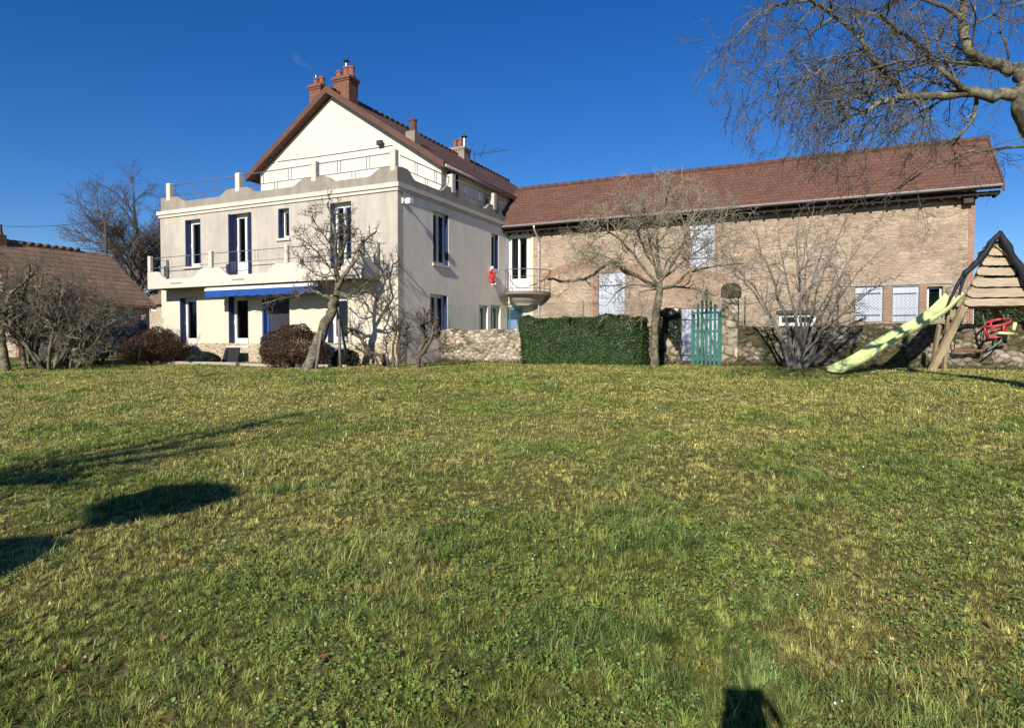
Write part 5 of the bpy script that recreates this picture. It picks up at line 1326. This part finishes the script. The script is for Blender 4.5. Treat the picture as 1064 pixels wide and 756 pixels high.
# slide: curved trough with raised edges
path = [(993, 308), (974, 326), (948, 342), (921, 356), (895, 374), (868, 386.5)]
dep = [DP+.1, DP-.08, DP-.33, DP-.58, DP-.83, DP-1.1]
P = [Pd(x, y, d) for (x, y), d in zip(path, dep)]
tt = Tree(1); fine, _ = tt.limb(P, .01, .01, 3, 9, 0)
vs = []; prof = [(-.25, .12), (-.215, .12), (-.19, .03), (0, 0), (.19, .03), (.215, .12), (.25, .12), (.25, .085), (.225, .0), (0, -.03), (-.225, .0), (-.25, .085)]
n = len(prof)
for i, p in enumerate(fine):
    d = (fine[min(i+1, len(fine)-1)]-fine[max(i-1, 0)]).normalized()
    side = Vector((-d.y, d.x, 0)).normalized(); nn = d.cross(side)
    if nn.z < 0: nn = -nn
    for u, v in prof: vs.append(p+side*u+nn*v)
fs = [(i*n+k, i*n+(k+1) % n, (i+1)*n+(k+1) % n, (i+1)*n+k) for i in range(len(fine)-1) for k in range(n)]
fs += [tuple(range(n)), tuple((len(fine)-1)*n+k for k in range(n))]
m = MB(); m.add(vs, fs, True); m.build('slide', MAT['lime'], ps)
m = MB(); m.bar(Pd(976, 338, DP+.0), onground(968, DP+.5), .08, .08, fw_); m.bar(Pd(985, 322, DP+.1), onground(981, DP+.6), .07, .07, fw_); m.build('slide_support', MAT['timber'], ps)
# swings under the frame
def swing_ropes(m, seat_pts, tops):
    for a, b in zip(seat_pts, tops): m.tube([a, a.lerp(b, .5), b], .012, 6)
sw = thing('baby_swing', Pd(1036, 341, DP+.25), 'red bucket swing seat with pale yellow bar hanging under the planks', 'swing')
c = Pd(1036, 341, DP+.25)
m = MB(); k = 24; L_, R_ = .30, .22
ringp = lambda a, z, s=1: c+rt*(L_*s*math.cos(a))+fw_*(R_*s*math.sin(a))+UP*(z+.10*math.cos(a-.5))
for z, rr2 in ((.14, .032),): m.tube([ringp(2*PI*i/k, z) for i in range(k+1)], rr2, 7, False)
for i in range(0, k, 6): m.tube([ringp(2*PI*i/k, .14), ringp(2*PI*i/k, .02), ringp(2*PI*i/k, -.14, .7)], .028, 6)
m.tube([ringp(2*PI*i/k, -.14, .7) for i in range(k+1)], .03, 7, False)
m.build('seat', MAT['red_plastic'], sw)
m = MB(); m.tube([c-rt*.16-fw_*.26-UP*.12, c+rt*.22-fw_*.26-UP*.14], .035, 8); m.tube([c+rt*.30-fw_*.2+UP*.14, c+rt*.26-fw_*.2-UP*.06], .045, 8); m.build('safety_bar', MAT['lime'], sw)
m = MB(); swing_ropes(m, [c+rt*.26+UP*.2, c+rt*.16+UP*.22, c-rt*.3+UP*.02], [Pd(1048, 318, DP+.25), Pd(1043, 318, DP+.3), Pd(1020, 318, DP+.3)]); m.tube([c+rt*.3-UP*.05, Pd(1038, 356, DP+.2), Pd(1026, 364, DP+.2)], .02, 6); m.build('rope', MAT['rope'], sw)
s2 = thing('flat_swing', Pd(1008, 363, DP+.7), 'low worn swing seat hanging on thin dark ropes behind the red bucket', 'swing')
c = Pd(1006, 364, DP+.7)
m = MB(); m.bbox(c.x-.34, c.x+.34, c.y-.09, c.y+.09, c.z-.025, c.z+.025, .015); m.build('seat', MAT['terracotta'], s2)
m = MB(); swing_ropes(m, [c-Vector((.3, 0, 0)), c+Vector((.3, 0, 0))], [Pd(994, 318, DP+.7), Pd(1024, 318, DP+.7)]); m.build('rope', MAT['dark_steel'], s2)
m = MB(); q = onground(1016, DP+1.1)
m.box(q.x-.5, q.x+.45, q.y-.25, q.y+.3, q.z+.28, q.z+.36)
m.tube([(q.x-.45, q.y, q.z), (q.x-.4, q.y, q.z+.3)], .03, 6); m.tube([(q.x+.4, q.y, q.z), (q.x+.38, q.y, q.z+.3)], .03, 6); m.tube([(q.x-.5, q.y-.2, q.z+.36), (q.x, q.y-.1, q.z+.8), (q.x+.4, q.y, q.z+.75)], .025, 6)
tag(m.build('garden_cart', MAT['black_plastic']), 'dark low garden cart standing in the shade under the playset', 'cart')
q = Pd(992, 334, DP+1.0); m = MB(); m.tube([q-rt*.12, q+rt*.12], .05, 8); m.tube([q-rt*.12, q-rt*.16+UP*.35], .012, 5); m.tube([q+rt*.12, q+rt*.1+UP*.4], .012, 5)
tag(m.build('trapeze_bar', MAT['red_plastic']), 'small red trapeze bar hanging behind the left playset leg', 'swing')

# ------------------------------------------------------------------ doll on the corner balcony
dl = thing('cloth_doll', Pd(512, 300, 27.6), 'small red and white cloth doll hanging on the corner balcony railing', 'doll')
c = atX(511, 287, XR+.12)
def scale_mb(m, c, k): m.v = [tuple(c+(Vector(p)-c)*k) for p in m.v]
m = MB(); m.ball(c, .15, .13, .20); m.tube([c+Vector((-.05, 0, .12)), c+Vector((.06, -.2, .22)), c+Vector((.1, -.16, .38))], [.07, .06, .05], 8); m.tube([c+Vector((.05, .05, .1)), c+Vector((.2, .15, .25))], [.07, .05], 8)
m.tube([c+Vector((0, -.05, -.18)), c+Vector((.04, -.02, -.42))], [.085, .07], 8); m.tube([c+Vector((0, .08, -.18)), c+Vector((.05, .2, -.36))], [.085, .07], 8); scale_mb(m, c, .78); m.build('body', MAT['red_cloth'], dl)
m = MB(); m.ball(c+Vector((0, 0, .32)), .10, .10, .10); m.tube([c+Vector((.04, -.02, -.42)), c+Vector((.05, -.02, -.47))], .085, 8); m.tube([c+Vector((.06, .2, -.36)), c+Vector((.07, .24, -.41))], .085, 8)
scale_mb(m, c, .78); m.build('white_trim', MAT['white_cloth'], dl)
m = MB(); cp_ = c+Vector((0, 0, .36)); m.tube([cp_, cp_+Vector((0, .02, .1)), cp_+Vector((.03, .1, .17))], [.11, .08, .03], 9); scale_mb(m, c, .78); m.build('hat', MAT['white_cloth'], dl)

# ------------------------------------------------------------------ car half hidden behind the thicket
def car():
    b = onground(118, 31.0); o = thing('parked_car', b, 'black parked car half hidden behind the left thicket and round shrub', 'car')
    ang = math.radians(12); ux = Vector((math.cos(ang), math.sin(ang), 0)); uy = Vector((-ux.y, ux.x, 0))
    P = lambda l, w, z: b+ux*l+uy*w+UP*z
    prof = [(-2.0, .32), (-2.08, .62), (-2.0, .86), (-1.15, .96), (-.95, .98), (1.55, .98), (2.0, .93), (2.05, .6), (1.98, .32)]
    m = MB(); m.prism(prof, lambda u, v, w: P(u, w, v), -.84, .84); m.build('body', MAT['car_paint'], o)
    cab = [(-1.0, .97), (-.35, 1.42), (.2, 1.48), (1.2, 1.46), (1.85, .97)]
    m = MB(); vs = [P(u, s*(.80 if v < 1 else .64), v) for s in (-1, 1) for u, v in cab]; n = len(cab)
    m.add(vs, [tuple(range(n)), tuple(range(2*n-1, n-1, -1))]+[(i, (i+1) % n, n+(i+1) % n, n+i) for i in range(n)]); m.build('cabin', MAT['car_paint'], o)
    win = [(-.82, 1.02), (-.3, 1.38), (.2, 1.42), (1.15, 1.40), (1.6, 1.02)]
    for s in (-1, 1):
        m = MB(); m.prism(win, lambda u, v, w: P(u, s*(.80-(v-.97)*.33+w), v), .004, .02); m.build('window', MAT['glass'], o)
    for u in (-1.3, 1.3):
        for s in (-1, 1):
            m = MB(); k = 20; q = P(u, s*.74, .32)
            for rr2, w in ((.32, .1),):
                vs = [q+ux*rr2*math.cos(2*PI*i/k)+UP*rr2*math.sin(2*PI*i/k)+uy*(e*w) for e in (-1, 1) for i in range(k)]
                m.add(vs, [tuple(range(k)), tuple(range(2*k-1, k-1, -1))]+[(i, (i+1) % k, k+(i+1) % k, k+i) for i in range(k)])
            wh = m.build('wheel', MAT['tyre'], o)
            m = MB(); vs = [q+ux*.2*math.cos(2*PI*i/k)+UP*.2*math.sin(2*PI*i/k)+uy*(s*e) for e in (.101, .112) for i in range(k)]
            m.add(vs, [tuple(range(k)), tuple(range(2*k-1, k-1, -1))]+[(i, (i+1) % k, k+(i+1) % k, k+i) for i in range(k)]); m.build('rim', MAT['zinc'], wh)
    for s in (-.6, .6):
        m = MB(); q = P(2.03, s, .78); m.ball(q, .05, .14, .07, 10, 6); m.build('tail_light', MAT['red_plastic'], o)
car()

# ------------------------------------------------------------------ people
def skin_body(name, joints, edges, mat, parent=None, sub=2):
    me = bpy.data.meshes.new(name); me.from_pydata([tuple(j[0]) for j in joints], edges, []); me.update()
    o = bpy.data.objects.new(name, me); COL.objects.link(o)
    me.skin_vertices.new() if hasattr(me.skin_vertices, 'new') else None
    md = o.modifiers.new('Skin', 'SKIN')
    sk = me.skin_vertices[0].data
    for v, j in zip(sk, joints):
        r = j[1]; v.radius = r if isinstance(r, tuple) else (r, r)
    sk[0].use_root = True
    md.use_smooth_shade = True
    s = o.modifiers.new('Sub', 'SUBSURF'); s.levels = sub; s.render_levels = sub
    me.materials.append(mat)
    if parent: o.parent = parent; o.matrix_parent_inverse = world_matrix(parent).inverted()
    return o
def head(m, c, fwd, up, k=1.0):
    """skull, jaw, nose, ears as one mesh"""
    sd = fwd.cross(up).normalized(); M = Matrix((sd, fwd, up)).transposed()
    m.ball(c, .076*k, .095*k, .115*k, 20, 14, M)
    m.ball(c+fwd*.03*k-up*.065*k, .055*k, .062*k, .055*k, 14, 10, M)
    m.ball(c+fwd*.098*k-up*.02*k, .013*k, .02*k, .026*k, 10, 8, M)
    m.ball(c+fwd*.088*k-up*.068*k, .026*k, .009*k, .008*k, 10, 6, M)
    for s in (-1, 1):
        m.ball(c+sd*(s*.077*k)-up*.012*k, .012*k, .024*k, .033*k, 10, 8, M)
        m.ball(c+sd*(s*.031*k)+fwd*.086*k+up*.008*k, .014*k, .008*k, .008*k, 8, 6, M)
def hand(m, w, d, side, k=1.0, curl=.6):
    """palm and five separate, bent fingers"""
    d = d.normalized(); sd = side.normalized(); n = d.cross(sd).normalized(); M = Matrix((sd, d, n)).transposed()
    m.ball(w+d*.045*k, .042*k, .052*k, .018*k, 12, 8, M)
    for i, L in enumerate((.068, .078, .073, .056)):
        b = w+d*.085*k+sd*((i-1.5)*.021*k); e = d; pts = [b]
        for j in range(3):
            pts.append(pts[-1]+e*(L*k*(.42, .33, .25)[j])); e = (Matrix.Rotation(curl, 3, sd) @ e)
        m.tube(pts, [.0095*k, .009*k, .008*k, .006*k], 7)
    b = w+d*.02*k-sd*.036*k; e = (d-sd*.8).normalized(); m.tube([b, b+e*.035*k, b+e*.035*k+(d-sd*.25).normalized()*.03*k], [.012*k, .011*k, .008*k], 7)
def person_by_shrub():
    dp = 26.2; b = Pd(146, 372, dp); b.z = gz(b.x, b.y)
    o = thing('person', b, 'person in a navy jacket bending over behind the round reddish shrub', 'person')
    F = (rt*.95-fw_*.30).normalized(); Sd = F.cross(UP).normalized()
    zt = lambda y: Pd(141, y, dp).z-b.z
    hz_ = .95                                   # hips, bent forward
    P = lambda f, s, z: b+F*f+Sd*s+UP*(z*1.07)
    hip = P(-.10, 0, hz_); ch_ = P(.02, 0, hz_+.42); nk = P(.10, 0, hz_+.57)
    J = [(hip, (.17, .13)), (P(-.06, 0, hz_+.20), (.15, .12)), (ch_, (.19, .13)), (nk, .07), (P(.13, 0, hz_+.63), .055)]
    E = [(0, 1), (1, 2), (2, 3), (3, 4)]
    tr_ = [(P(-.09, 0, hz_+.02), (.16, .125))]; te = []
    for s in (-1, 1):
        k = len(J); J += [(P(.04, .19*s, hz_+.45), .075), (P(.14, .25*s, hz_+.18), .052), (P(.38, .17*s, hz_+.06), .038), (P(.44, .15*s, hz_+.05), .03)]
        E += [(2, k), (k, k+1), (k+1, k+2), (k+2, k+3)]
        k = len(tr_); tr_ += [(P(-.09, .10*s, hz_-.10), .095), (P(-.02, .12*s, .50), .065), (P(-.10, .12*s, .10), .045), (P(-.10, .12*s, .05), .045), (P(.06, .14*s, .035), .035)]
        te += [(0, k), (k, k+1), (k+1, k+2), (k+2, k+3), (k+3, k+4)]
    m = MB(); hc = P(.19, 0, hz_+.76); up_ = (UP*.86+F*.5).normalized(); fw2 = (F*.86-UP*.5).normalized()
    head(m, hc, fw2, up_); m.tube([nk, hc-up_*.08], [.055, .05], 10)
    for s in (-1, 1): hand(m, P(.45, .15*s, hz_+.05), (F-UP*.25), Sd*s)
    m.build('body', MAT['skin'], o)
    skin_body('jacket', J, E, MAT['navy'], o); skin_body('trousers', tr_, te, MAT['trousers'], o)
    m = MB(); sd = fw2.cross(up_).normalized(); M = Matrix((sd, fw2, up_)).transposed(); m.ball(hc-fw2*.022+up_*.025, .084, .092, .108, 18, 12, M); m.build('hair', MAT['hair'], o)
person_by_shrub()
def photographer():
    az = math.atan2(-SUN_D[0], SUN_D[1])*0
    F = fw_.copy(); Sd = F.cross(UP).normalized()
    b = -F*.36-rt*.10; b.z = gz(b.x, b.y)
    o = thing('photographer', b, 'standing photographer holding up a phone, whose shadow falls at the bottom edge', 'person')
    P = lambda f, s, z: Vector((b.x, b.y, 0))+F*f+Sd*s+UP*z
    J = [(P(0, 0, .95), (.16, .12)), (P(0, 0, 1.12), (.15, .115)), (P(0, 0, 1.30), (.19, .125)), (P(.01, 0, 1.43), .07), (P(.02, 0, 1.50), .055)]
    E = [(0, 1), (1, 2), (2, 3), (3, 4)]; T = [(P(0, 0, .93), (.16, .12))]; te = []
    for s in (-1, 1):
        k = len(J); J += [(P(0, .20*s, 1.36), .07), (P(.10, .19*s+.03, 1.18), .06), (P(.22, .115*s+.09, 1.44), .045), (P(.24, .105*s+.10, 1.51), .036)]; E += [(2, k), (k, k+1), (k+1, k+2), (k+2, k+3)]
        k = len(T); T += [(P(0, .10*s, .82), .09), (P(.02, .11*s, .48), .062), (P(-.01, .12*s, .10), .042), (P(-.01, .12*s, .05), .042), (P(.14, .14*s, .035), .034)]; te += [(0, k), (k, k+1), (k+1, k+2), (k+2, k+3), (k+3, k+4)]
    m = MB(); hc = P(.04, 0, 1.62); head(m, hc, F, UP); m.tube([P(.01, 0, 1.45), hc-UP*.08], .055, 10)
    for s in (-1, 1): hand(m, P(.24, .11*s+.10, 1.52), (UP*.85-Sd*s*.45), -F*s, .95, .35)
    m.build('body', MAT['skin'], o); skin_body('jacket', J, E, MAT['navy'], o); skin_body('trousers', T, te, MAT['trousers'], o)
    m = MB(); M = Matrix((Sd, F, UP)).transposed(); m.ball(hc-F*.02+UP*.022, .083, .1, .108, 18, 12, M); m.build('hair', MAT['hair'], o)
    ph = MB(); q = -F*.030
    vs = []
    for f in (-.005, .005):
        for s, z in ((-.078, EYE-.06), (.078, EYE-.06), (.078, EYE+.016), (-.078, EYE+.016)): vs.append(q+F*f+Sd*s+Vector((0, 0, z)))
    ph.add(vs, [(0, 1, 2, 3), (7, 6, 5, 4), (0, 4, 5, 1), (1, 5, 6, 2), (2, 6, 7, 3), (3, 7, 4, 0)])
    tag(ph.build('phone', MAT['black_plastic']), 'black phone held up sideways by the photographer', 'phone')
photographer()

# ------------------------------------------------------------------ unseen bare tree and added crowns behind the camera, placed for their shadows
def back_from(px, py, h):
    """point at height h whose shadow falls on the lawn at that pixel"""
    d = ray(px, py); t = 3.0
    for _ in range(60):
        X, Y = d.x*t, d.y*t; t += (EYE+d.z*t-gz(X, Y))*.8/max(.2, -d.z)*.4
    g = Vector((d.x*t, d.y*t, gz(d.x*t, d.y*t)))
    return g-LDIR*(h/(-LDIR.z))*1.0, g
def shadow_shrub(px, py, h, rx, rz, seed, label, n=9000):
    c, g = back_from(px, py, h); r = np.random.default_rng(seed)
    o = thing('shadow_caster', (c.x, c.y, gz(c.x, c.y)), label, 'tree')
    d = r.normal(0, 1, (n, 3)); d /= np.linalg.norm(d, axis=1, keepdims=True); rad = (1+.06*np.sin(d[:, 0]*5)+.05*np.sin(d[:, 2]*9+d[:, 0]*4))*(1-.5*r.random(n)**2)
    al = d[:, 0]*cy_+d[:, 1]*sy_; tp_ = np.clip(1-.75*np.maximum(al, 0)-.25*np.maximum(-al, 0), .1, 1)
    st = 1+.75*np.maximum(al, 0)  # added crown, tapered and stretched so its cast shadow gets a pointed tip
    C = np.stack([c.x+d[:, 0]*rx*rad*st, c.y+d[:, 1]*rx*rad*st, c.z+(d[:, 2]*tp_+.25*np.maximum(al, 0))*rz*rad], 1)
    leaf_mesh(C, d, .06, np.array([(.02, .04, .012), (.03, .05, .016)])[r.integers(0, 2, n)]*r.uniform(.6, 1.2, (n, 1)), 'crown', MAT['leaf'], o, .6, r)
    m = MB(); m.tube([(c.x, c.y, gz(c.x, c.y)-.1), (c.x+.02, c.y, c.z-.2), (c.x, c.y, c.z+rz*.4)], [.06, .05, .03], 8); m.build('trunk', MAT['bark'], o)
shadow_shrub(158, 522, 3.6, .36, .27, 81, 'unseen leafy crown behind the camera, added and shaped to cast the leaf-shaped lawn shadow', 14000)
shadow_shrub(-85, 592, 3.0, .42, .3, 82, 'unseen leafy crown left behind the camera, added to cast the shadow at the left edge')
t = Tree(83); c83 = cfg([8, 6, 5, 4], [5, 4, 3, 0], [3.4, 1.6, .8, .4], [.09, .045, .02, .012], [.12, .18, .2, .2], [.04, .03, .02, .0], (25, 60), [6, 4, 3, 3], 1, .010)
tp, g = back_from(60, 480, 5.0); base = Vector((tp.x, tp.y, gz(tp.x, tp.y)))
p, r = t.limb([base-Vector((0, 0, .1)), base+Vector((.1, 0, 2)), base+Vector((0, 0, 4.4))], .24, .15, 10, 4, .1)
for i, (px, py, h) in enumerate(((120, 462, 6.5), (200, 450, 7), (290, 435, 7.6), (330, 428, 8), (40, 490, 5.6), (240, 462, 6.5), (80, 498, 4.6))):
    e, _ = back_from(px, py, h); q = p[int(len(p)*(.6+.05*i)) if int(len(p)*(.6+.05*i)) < len(p) else -1]
    pp_, r_ = t.limb([q, q.lerp(e, .5)+Vector((0, 0, .35)), e], .12, .05, 7, 5, .2); t.spawn(pp_, r_, c83, 1, 9, .35, 1, 1.0)
t.build('bare_tree', base, 'bare tree behind the camera that casts the branching shadow over the left lawn', 'tree', 'bark', 'bark')

# ------------------------------------------------------------------ grass
def fbm(x, y, s, seed): return .5*vnoise(x, y, s, seed)+.3*vnoise(x, y, s*.45, seed+1)+.2*vnoise(x, y, s*.2, seed+2)
def scatter(n, d0, d1, pw, spread=.86):
    """depth d with density ~ d^-pw per m2 inside the view wedge (a little wider)"""
    e = 2-pw; u = RNG.random(n); d = (d0**e+u*(d1**e-d0**e))**(1/e)
    s = RNG.uniform(-spread, spread, n)*d
    X = s*cy_-d*sy_; Y = s*sy_+d*cy_
    return X, Y, d
def free(X, Y):
    ok = (Y < 20.7) & ~((X > XL-.3) & (X < XR+.2) & (Y > YF-.1)) & ~((X > -8.95) & (X < -4.8) & (Y > 19.7)) & ~((X > -23.8) & (X < -13.6) & (Y > 16.45) & (Y < 16.75)) & (X > -40)
    return ok
def grass():
    n = 1150000
    X, Y, d = scatter(n, 1.5, 29, 1.55); n2 = 260000; e_ = RNG.uniform(.86, 1.9, n2)*RNG.choice([-1, 1], n2); d2 = np.sqrt(RNG.uniform(1.2, 24**2*.62, n2)); X = np.append(X, e_*d2*cy_-d2*sy_); Y = np.append(Y, e_*d2*sy_+d2*cy_); d = np.append(d, d2*1.5); n += n2; ok = free(X, Y); X, Y, d = X[ok], Y[ok], d[ok]; n = len(X)
    # gather blades into tufts near the camera
    wx_ = X*.83+Y*.56+.16*vnoise(X, Y, .23, 51); wy_ = Y*.83-X*.56+.16*vnoise(X, Y, .21, 52)
    cs = np.where(d < 4.5, .075, .10); ii, jj = np.floor(wx_/cs), np.floor(wy_/cs)
    hs_ = lambda k: (lambda v: v-np.floor(v))(np.sin(ii*12.9898+jj*78.233+k*37.7)*43758.5453)
    tx, ty = (ii+hs_(1))*cs, (jj+hs_(2))*cs; kk = np.where(d < 7.5, .45+.4*hs_(3), 1)
    tx, ty = X+(tx-wx_)*.83-(ty-wy_)*.56, Y+(tx-wx_)*.56+(ty-wy_)*.83
    X0, Y0 = X, Y; X, Y = tx+(X-tx)*kk, ty+(Y-ty)*kk
    taz = np.arctan2(Y-ty, X-tx); trnd = hs_(4); tone = hs_(5)
    a = fbm(X, Y, 1.1, 3); b = fbm(X, Y, 3.2, 7); c = fbm(X, Y, .35, 12); tall = fbm(X, Y, .75, 21)
    far = np.clip((d-4)/14, 0, 1)
    dryness = np.clip((a-.48)*5.2+(b-.5)*3.6+.40+.26*far+.25*(RNG.random(n)-.5), 0, 1)
    green = np.stack([.155+.10*c, .198+.09*c, .042+.022*c], 1)
    dry = np.stack([.40+.16*c, .345+.12*c, .115+.045*c], 1)
    lush = np.stack([.100+.05*c, .160+.065*c, .042+.015*c], 1)
    lm = np.clip((tall-.56)*6, 0, 1)[:, None]
    col = green*(1-lm)+lush*lm
    mixk = (dryness**1.3)[:, None]*.72
    straw = (RNG.random(n) < .09+.20*dryness*(1-lm[:, 0]))[:, None]
    col = col*(1-mixk)+(col*.42+dry*.55)*mixk
    col = np.where(straw, dry*RNG.uniform(.6, 1.15, (n, 1)), col)*RNG.uniform(.66, 1.52, (n, 1))*(.72+.64*tone)[:, None]
    h = (.5+.75*trnd)*(.024+.026*RNG.random(n)+.070*np.clip((tall-.52)*5, 0, 1)*RNG.random(n)+.02*np.clip((.5-dryness), 0, 1))*(1+.006*d)
    h *= np.where(RNG.random(n) < .03, 1.7, 1)
    w = (.0014+.0013*RNG.random(n))*np.clip(d/3.6, 1, 4.2)
    az = taz+RNG.normal(0, .8, n)
    a0 = RNG.uniform(.05, 1.15, n); a1 = a0+RNG.uniform(.3, 1.25, n)
    dx, dy = np.cos(az), np.sin(az); sx, sy = -dy, dx
    tw = RNG.uniform(-.6, .6, n); sx, sy = sx*np.cos(tw)+dx*np.sin(tw), sy*np.cos(tw)+dy*np.sin(tw)
    Z = ground_np(X, Y)-.004
    def P(t, side):
        m = np.minimum(t, .55); q = t-m
        out = h*(np.sin(a0)*m+np.sin(a1)*q); zz = h*(np.cos(a0)*m+np.cos(a1)*q)
        k = w*side*(1-t*.5)
        return np.stack([X+dx*out+sx*k, Y+dy*out+sy*k, Z+np.maximum(zz, .004)], 1)
    V = np.stack([P(0, -1), P(0, 1), P(.55, 1), P(.55, -1), P(1.0, 0)], 1)
    idx = np.arange(n)[:, None]*5
    F = np.concatenate([idx+np.array([[0, 1, 2]]), idx+np.array([[0, 2, 3]]), idx+np.array([[3, 2, 4]])])
    cc = np.repeat(col[:, None, :], 5, 1)
    o = np_mesh('lawn_grass', V.reshape(-1, 3), F, MAT['grass'], None, cc.reshape(-1, 3))
    tag(o, 'short mixed green and straw coloured winter grass', 'grass', kind='stuff')
grass()
def clover():
    n = 60000
    X, Y, d = scatter(n, 1.6, 11, 1.2); k = fbm(X, Y, .6, 33)+.4*vnoise(X, Y, 2.5, 34); ok = free(X, Y) & (k > .74); X, Y, d = X[ok], Y[ok], d[ok]; n = len(X)
    C = []; N = []; cols = []
    for j in range(3):
        a = RNG.uniform(0, 2*PI, n)
        C.append(np.stack([X+.012*np.cos(a), Y+.012*np.sin(a), ground_np(X, Y)+RNG.uniform(.015, .05, n)], 1)); N.append(np.tile([[0, 0, 1.2]], (n, 1)))
        cols.append(np.stack([.13+.10*RNG.random(n), .20+.10*RNG.random(n), .045+.03*RNG.random(n)], 1))
    C = np.concatenate(C); leaf_mesh(C, np.concatenate(N), .0085*RNG.uniform(.5, 1.3, len(C)), np.concatenate(cols), 'clover', MAT['leaf'], None, .8)
    tag(bpy.data.objects['clover'], 'small bright clover leaves mixed into the lawn', 'clover', kind='stuff')
    n = 260; X, Y, d = scatter(n, 1.8, 19, 1.0); ok = free(X, Y); X, Y, d = X[ok], Y[ok], d[ok]; n = len(X)
    C = np.stack([X, Y, ground_np(X, Y)+.05], 1); leaf_mesh(C, np.tile([[0, -.5, 1.]], (n, 1)), .0065*np.clip(d/6, 1, 2.2), np.tile([[.75, .74, .68]], (n, 1)), 'daisy_flowers', MAT['leaf'], None, .9)
    tag(bpy.data.objects['daisy_flowers'], 'tiny white daisies dotted over the lawn', 'flowers', kind='stuff')
    n = 900; X, Y, d = scatter(n, 1.8, 16, 1.3); ok = free(X, Y); X, Y, d = X[ok], Y[ok], d[ok]; n = len(X)
    C = np.stack([X, Y, ground_np(X, Y)+.03], 1); leaf_mesh(C, np.tile([[0, 0, 1.]], (n, 1)), .022*np.ones(n), np.stack([.16+.1*RNG.random(n), .10+.05*RNG.random(n), .05+.02*RNG.random(n)], 1), 'fallen_leaves', MAT['leaf'], None, .5)
    tag(bpy.data.objects['fallen_leaves'], 'small brown dead leaves scattered in the grass', 'leaves', kind='stuff')
clover()
def ground_ivy():
    """weeds at the foot of the mossy wall"""
    n = 9000; X = RNG.uniform(-12.6, 8, n); Y = 20.62-.25*RNG.random(n)**2; ok = ~((X > -9) & (X < -4.7)) & ~((X > -3.7) & (X < -2.8)); X, Y = X[ok], Y[ok]; n = len(X)
    C = np.stack([X, Y, ground_np(X, Y)+.16*RNG.random(n)**2*(.4+fbm(X, Y, 1.0, 41))], 1)
    leaf_mesh(C, np.tile([[0, -1, .6]], (n, 1)), .03*np.ones(n), np.array([(.05, .07, .02), (.09, .085, .035), (.12, .095, .05)])[RNG.integers(0, 3, n)], 'wall_weeds', MAT['leaf'], None, .4)
    tag(bpy.data.objects['wall_weeds'], 'low weeds and dead stalks along the foot of the walls', 'weeds', kind='stuff')
ground_ivy()

# ------------------------------------------------------------------ thin smoke from the left chimney
def smoke():
    a = Vector((-20.36, 23.0, 13.42)); b = a+Vector((-1.35, .1, 1.15)); pts = [a.lerp(b, k/7)+Vector((0, 0, .10*math.sin(k*.9))) for k in range(8)]
    m = MB(); m.tube(pts, [.035+.022*k for k in range(8)], 10)
    mt = bpy.data.materials.new('thin_smoke'); mt.use_nodes = True; n = mt.node_tree.nodes; n.clear()
    o = n.new('ShaderNodeOutputMaterial'); v = n.new('ShaderNodeVolumePrincipled'); v.inputs['Color'].default_value = (.8, .82, .85, 1); v.inputs['Density'].default_value = .13
    mt.node_tree.links.new(v.outputs[0], o.inputs['Volume'])
    tag(m.build('smoke', mt), 'faint wisp of smoke drifting from the left brick chimney', 'smoke', kind='stuff')
smoke()
